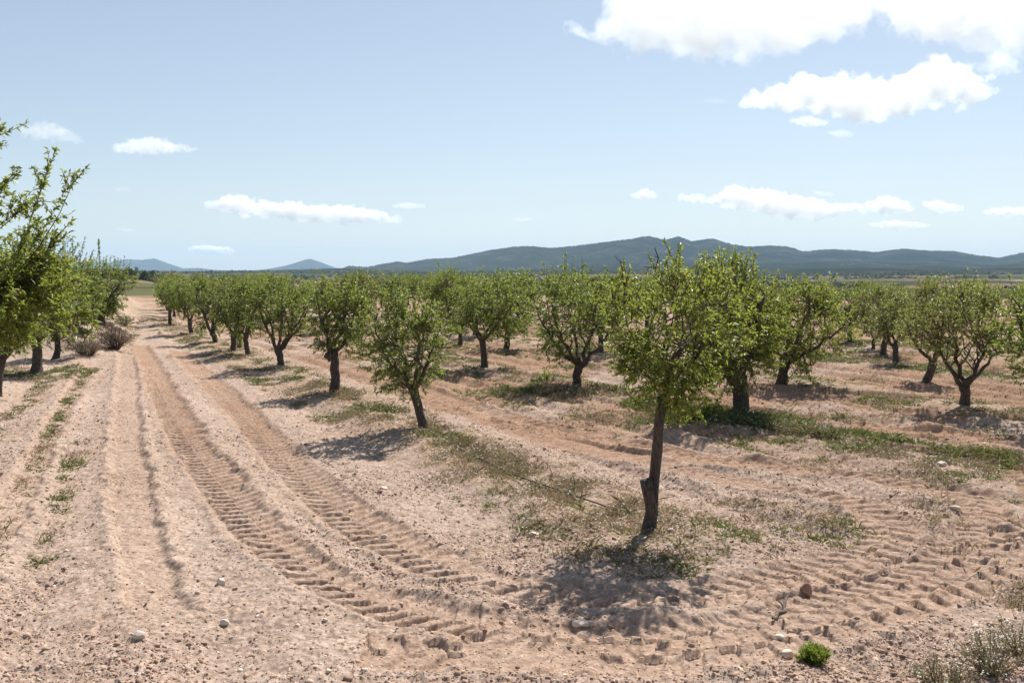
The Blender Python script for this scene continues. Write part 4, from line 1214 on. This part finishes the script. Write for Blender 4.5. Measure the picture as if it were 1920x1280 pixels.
# ------------------------------------------------------------------ clouds
def cloud(prof, alt, label, seed, dens=0.02, depth=0.55, thr=0.40, group='clouds in the blue sky'):
    """prof: (x, ytop, ybottom) in pixels of the photograph; the cloud floats at altitude alt over the plain"""
    prof = np.array(prof, float); rng = np.random.default_rng(seed)
    yb = np.mean(prof[:, 2]); dist = alt / max((510 - yb) / F, 0.01)
    def world(px, py, d):
        v = ray(px, py); return v * (d / v[1]) + np.array([0, 0, CAM_H])
    blobs = []
    x0, x1 = prof[0, 0], prof[-1, 0]
    x = x0
    while x <= x1:
        yt = np.interp(x, prof[:, 0], prof[:, 1]); y_b = np.interp(x, prof[:, 0], prof[:, 2])
        rpx = max((y_b - yt) / 2, 1.5, (x1 - x0) / 40)
        blobs.append((x, (yt + y_b) / 2, rpx))
        x += max(rpx * 0.75, (x1 - x0) / 30)
    if len(blobs) < 2:
        blobs.append((x1, blobs[0][1], blobs[0][2] * 0.6))
    c0 = world((x0 + x1) / 2, np.mean((prof[:, 1] + prof[:, 2]) / 2), dist)
    B = []
    for bx, by, r in blobs:
        d = dist + rng.normal() * 0.25 * r / F * dist
        B.append((world(bx, by, d) - c0, r / F * dist * 1.32))
    Vs, Fs = [], []; n0 = 0
    for p, r in B:
        V = IV3 * r * np.array([1.15, depth * 1.6, 1.0]) + p
        Vs.append(V); Fs.append(IF3 + n0); n0 += len(V)
    o = mesh_obj('cloud', np.vstack(Vs), np.vstack(Fs), M_SOIL)
    rm = o.modifiers.new('remesh', 'REMESH'); rm.mode = 'VOXEL'; rm.voxel_size = max(np.mean([b[1] for b in B]) * 0.28, 4)
    dg = bpy.context.evaluated_depsgraph_get(); me = bpy.data.meshes.new_from_object(o.evaluated_get(dg))
    o.modifiers.clear(); o.data = me; me.materials.clear()
    o.location = tuple(c0)
    m, nt = new_mat('cloud_vapour'); L = nt.links
    out = nd(nt, 'ShaderNodeOutputMaterial'); tc = nd(nt, 'ShaderNodeTexCoord')
    size = np.mean([b[1] for b in B])
    # warp the coordinates so that the edges billow
    nz = nd(nt, 'ShaderNodeTexNoise', ins={'Scale': 0.9 / size, 'Detail': 7.0, 'Roughness': 0.66}); L.new(tc.outputs['Object'], nz.inputs['Vector'])
    sub = nd(nt, 'ShaderNodeVectorMath', operation='SUBTRACT'); L.new(nz.outputs['Color'], sub.inputs[0]); sub.inputs[1].default_value = (0.5, 0.5, 0.5)
    scl = nd(nt, 'ShaderNodeVectorMath', operation='SCALE'); L.new(sub.outputs[0], scl.inputs[0]); scl.inputs['Scale'].default_value = size * 2.2
    add = nd(nt, 'ShaderNodeVectorMath', operation='ADD'); L.new(tc.outputs['Object'], add.inputs[0]); L.new(scl.outputs[0], add.inputs[1])
    tot = None
    for p, r in B:
        q = nd(nt, 'ShaderNodeVectorMath', operation='SUBTRACT'); L.new(add.outputs[0], q.inputs[0]); q.inputs[1].default_value = tuple(p)
        w = nd(nt, 'ShaderNodeVectorMath', operation='MULTIPLY'); L.new(q.outputs[0], w.inputs[0]); w.inputs[1].default_value = (1 / (1.15 * r * 0.84), 1 / (depth * 1.6 * r * 0.84), 1 / (r * 0.84))
        d2 = nd(nt, 'ShaderNodeVectorMath', operation='DOT_PRODUCT'); L.new(w.outputs[0], d2.inputs[0]); L.new(w.outputs[0], d2.inputs[1])
        s = math_(nt, 'SUBTRACT', 1.0, d2.outputs['Value'], True)
        tot = s if tot is None else math_(nt, 'MAXIMUM', tot, s)
    n2 = noise(nt, tc.outputs['Object'], 1.15 / size, 8, 0.64)
    f = math_(nt, 'SUBTRACT', math_(nt, 'ADD', math_(nt, 'MULTIPLY', tot, 1.5), math_(nt, 'MULTIPLY', math_(nt, 'SUBTRACT', n2, 0.5), 2.6)), thr)
    f = math_(nt, 'MULTIPLY', f, 2.2, True); f = math_(nt, 'MULTIPLY', f, f)
    dn = math_(nt, 'MULTIPLY', f, dens * 0.9)
    v = nd(nt, 'ShaderNodeVolumePrincipled', ins={'Color': (1, 1, 1, 1), 'Anisotropy': 0.25})
    L.new(dn, v.inputs['Density']); L.new(v.outputs[0], out.inputs['Volume'])
    me.materials.append(m)
    m.volume_intersection_method = 'FAST' if hasattr(m, 'volume_intersection_method') else None
    if hasattr(m, 'cycles'):
        m.cycles.volume_step_rate = 0.15
    tag(o, label, 'cloud', group)
    return o

CLOUDS = True
if CLOUDS:
    cloud([(1070, 52, 56), (1120, 38, 72), (1170, 0, 88), (1240, -60, 100), (1330, -90, 112), (1420, -90, 105), (1500, -80, 108), (1560, -60, 75), (1620, -40, 60), (1665, -30, 20)], 900, 'huge white cloud with a grey belly cut by the top of the picture', 1, 0.0065, 0.8)
    cloud([(1655, -40, 15), (1700, -60, 45), (1760, -80, 75), (1830, -80, 80), (1900, -70, 98), (1990, -60, 90), (2080, -20, 60)], 900, 'big cloud filling the top corner next to the huge one', 2, 0.0065, 0.8)
    cloud([(1395, 182, 200), (1440, 155, 205), (1490, 145, 208), (1560, 138, 215), (1620, 140, 232), (1690, 135, 222), (1760, 105, 208), (1800, 115, 198), (1850, 150, 182), (1878, 164, 172)], 900, 'long bright cloud under the huge one with a raised hump at one end', 3, 0.012)
    cloud([(1482, 224, 232), (1515, 214, 238), (1550, 226, 238)], 900, 'small flat cloud just under the long bright one', 4, 0.012)
    cloud([(1555, 246, 254), (1580, 240, 260), (1600, 250, 256)], 900, 'wispy shred below the small flat cloud', 5, 0.007)
    cloud([(1320, 186, 192), (1345, 183, 196), (1365, 187, 193)], 900, 'faint shred left of the long bright cloud', 6, 0.004)
    cloud([(1840, 120, 135), (1870, 95, 140), (1895, 105, 140), (1912, 130, 140)], 900, 'torn wisp hanging under the corner cloud', 7, 0.006)
    cloud([(1280, 364, 376), (1330, 368, 382), (1380, 345, 392), (1430, 350, 402), (1490, 362, 414), (1540, 375, 412), (1590, 378, 404), (1635, 384, 398)], 900, 'ragged stretched cloud low over the hills with two bumps', 8, 0.009)
    cloud([(1635, 375, 396), (1670, 364, 404), (1708, 380, 398)], 900, 'small lumpy cloud at the end of the ragged stretched one', 9, 0.010)
    cloud([(1735, 376, 390), (1765, 374, 400), (1805, 386, 398)], 900, 'small slanting cloud, second from the picture edge over the hills', 10, 0.009)
    cloud([(1632, 416, 424), (1685, 411, 432), (1742, 418, 428)], 900, 'thin flat cloud lowest over the hills', 11, 0.010)
    cloud([(1848, 392, 402), (1890, 386, 406), (1940, 386, 406)], 900, 'flat cloud touching the picture edge low over the hills', 12, 0.010)
    cloud([(1530, 356, 366), (1560, 360, 370)], 900, 'tiny shred above the ragged stretched cloud', 13, 0.004)
    cloud([(1186, 364, 372), (1212, 350, 374), (1230, 362, 372)], 900, 'tiny upright puff alone above the hills', 14, 0.009)
    cloud([(962, 408, 414), (982, 406, 416), (1000, 409, 414)], 900, 'faint speck of cloud above the low end of the hills', 15, 0.005)
    cloud([(738, 382, 390), (768, 378, 392), (796, 382, 390)], 900, 'little flat puff right of the long low cloud', 16, 0.007)
    cloud([(392, 378, 392), (440, 362, 406), (490, 376, 408), (560, 378, 412), (620, 384, 422), (680, 384, 422), (745, 406, 418)], 900, 'long low cloud with humped ends over the peaked hill', 17, 0.010)
    cloud([(215, 270, 286), (255, 258, 290), (285, 252, 293), (330, 268, 286), (375, 276, 284)], 900, 'lens shaped white cloud above the track', 18, 0.009)
    cloud([(55, 232, 262), (90, 224, 262), (130, 240, 266), (152, 258, 274)], 900, 'thin wispy cloud in the upper left sky', 19, 0.0045)
    cloud([(355, 462, 472), (395, 458, 478), (435, 464, 476)], 900, 'small flat cloud lowest above the track', 20, 0.009)
    cloud([(215, 350, 358), (240, 350, 360)], 900, 'tiny faint cloud beside the long leafy shoots', 21, 0.003)
    cloud([(220, 426, 434), (255, 428, 436)], 900, 'faint streak of cloud above the perched tree', 22, 0.003)

# ------------------------------------------------------------------ light
SKYV = 1.9
SUN_EL, SUN_AZ = R(49.5), R(25)
sd = Vector((math.sin(SUN_AZ) * math.cos(SUN_EL), math.cos(SUN_AZ) * math.cos(SUN_EL), math.sin(SUN_EL)))
ld = bpy.data.lights.new('sun', 'SUN'); ld.energy = 4.8; ld.angle = R(0.53); ld.color = (1.0, 0.95, 0.88)
lo = bpy.data.objects.new('sun', ld); COL.objects.link(lo)
lo.rotation_euler = sd.to_track_quat('Z', 'Y').to_euler()
w = bpy.data.worlds.new('World'); scene.world = w; w.use_nodes = True
nt = w.node_tree
bg = nt.nodes['Background']
sky = nt.nodes.new('ShaderNodeTexSky'); sky.sky_type = 'NISHITA'; sky.sun_disc = False
sky.sun_elevation = SUN_EL; sky.sun_rotation = SUN_AZ; sky.air_density = 1.0; sky.dust_density = 0.7; sky.ozone_density = 1.2; sky.altitude = 600
gm = nt.nodes.new('ShaderNodeGamma'); gm.inputs['Gamma'].default_value = 0.72
hs = nt.nodes.new('ShaderNodeHueSaturation'); hs.inputs['Saturation'].default_value = 0.92; hs.inputs['Value'].default_value = SKYV
nt.links.new(sky.outputs[0], gm.inputs['Color']); nt.links.new(gm.outputs[0], hs.inputs['Color']); nt.links.new(hs.outputs[0], bg.inputs['Color']); bg.inputs['Strength'].default_value = 0.052

scene.view_settings.view_transform = 'Standard'; scene.view_settings.look = 'None'
scene.view_settings.exposure = 1.0; scene.view_settings.gamma = 1.0
cy = scene.cycles
scene.render.engine = 'CYCLES'
cy.max_bounces = 18; cy.diffuse_bounces = 3; cy.glossy_bounces = 2; cy.transmission_bounces = 4; cy.volume_bounces = 16; cy.transparent_max_bounces = 8
cy.use_denoising = True
try:
    cy.denoiser = 'OPENIMAGEDENOISE'
except Exception:
    pass
cy.sample_clamp_indirect = 6.0
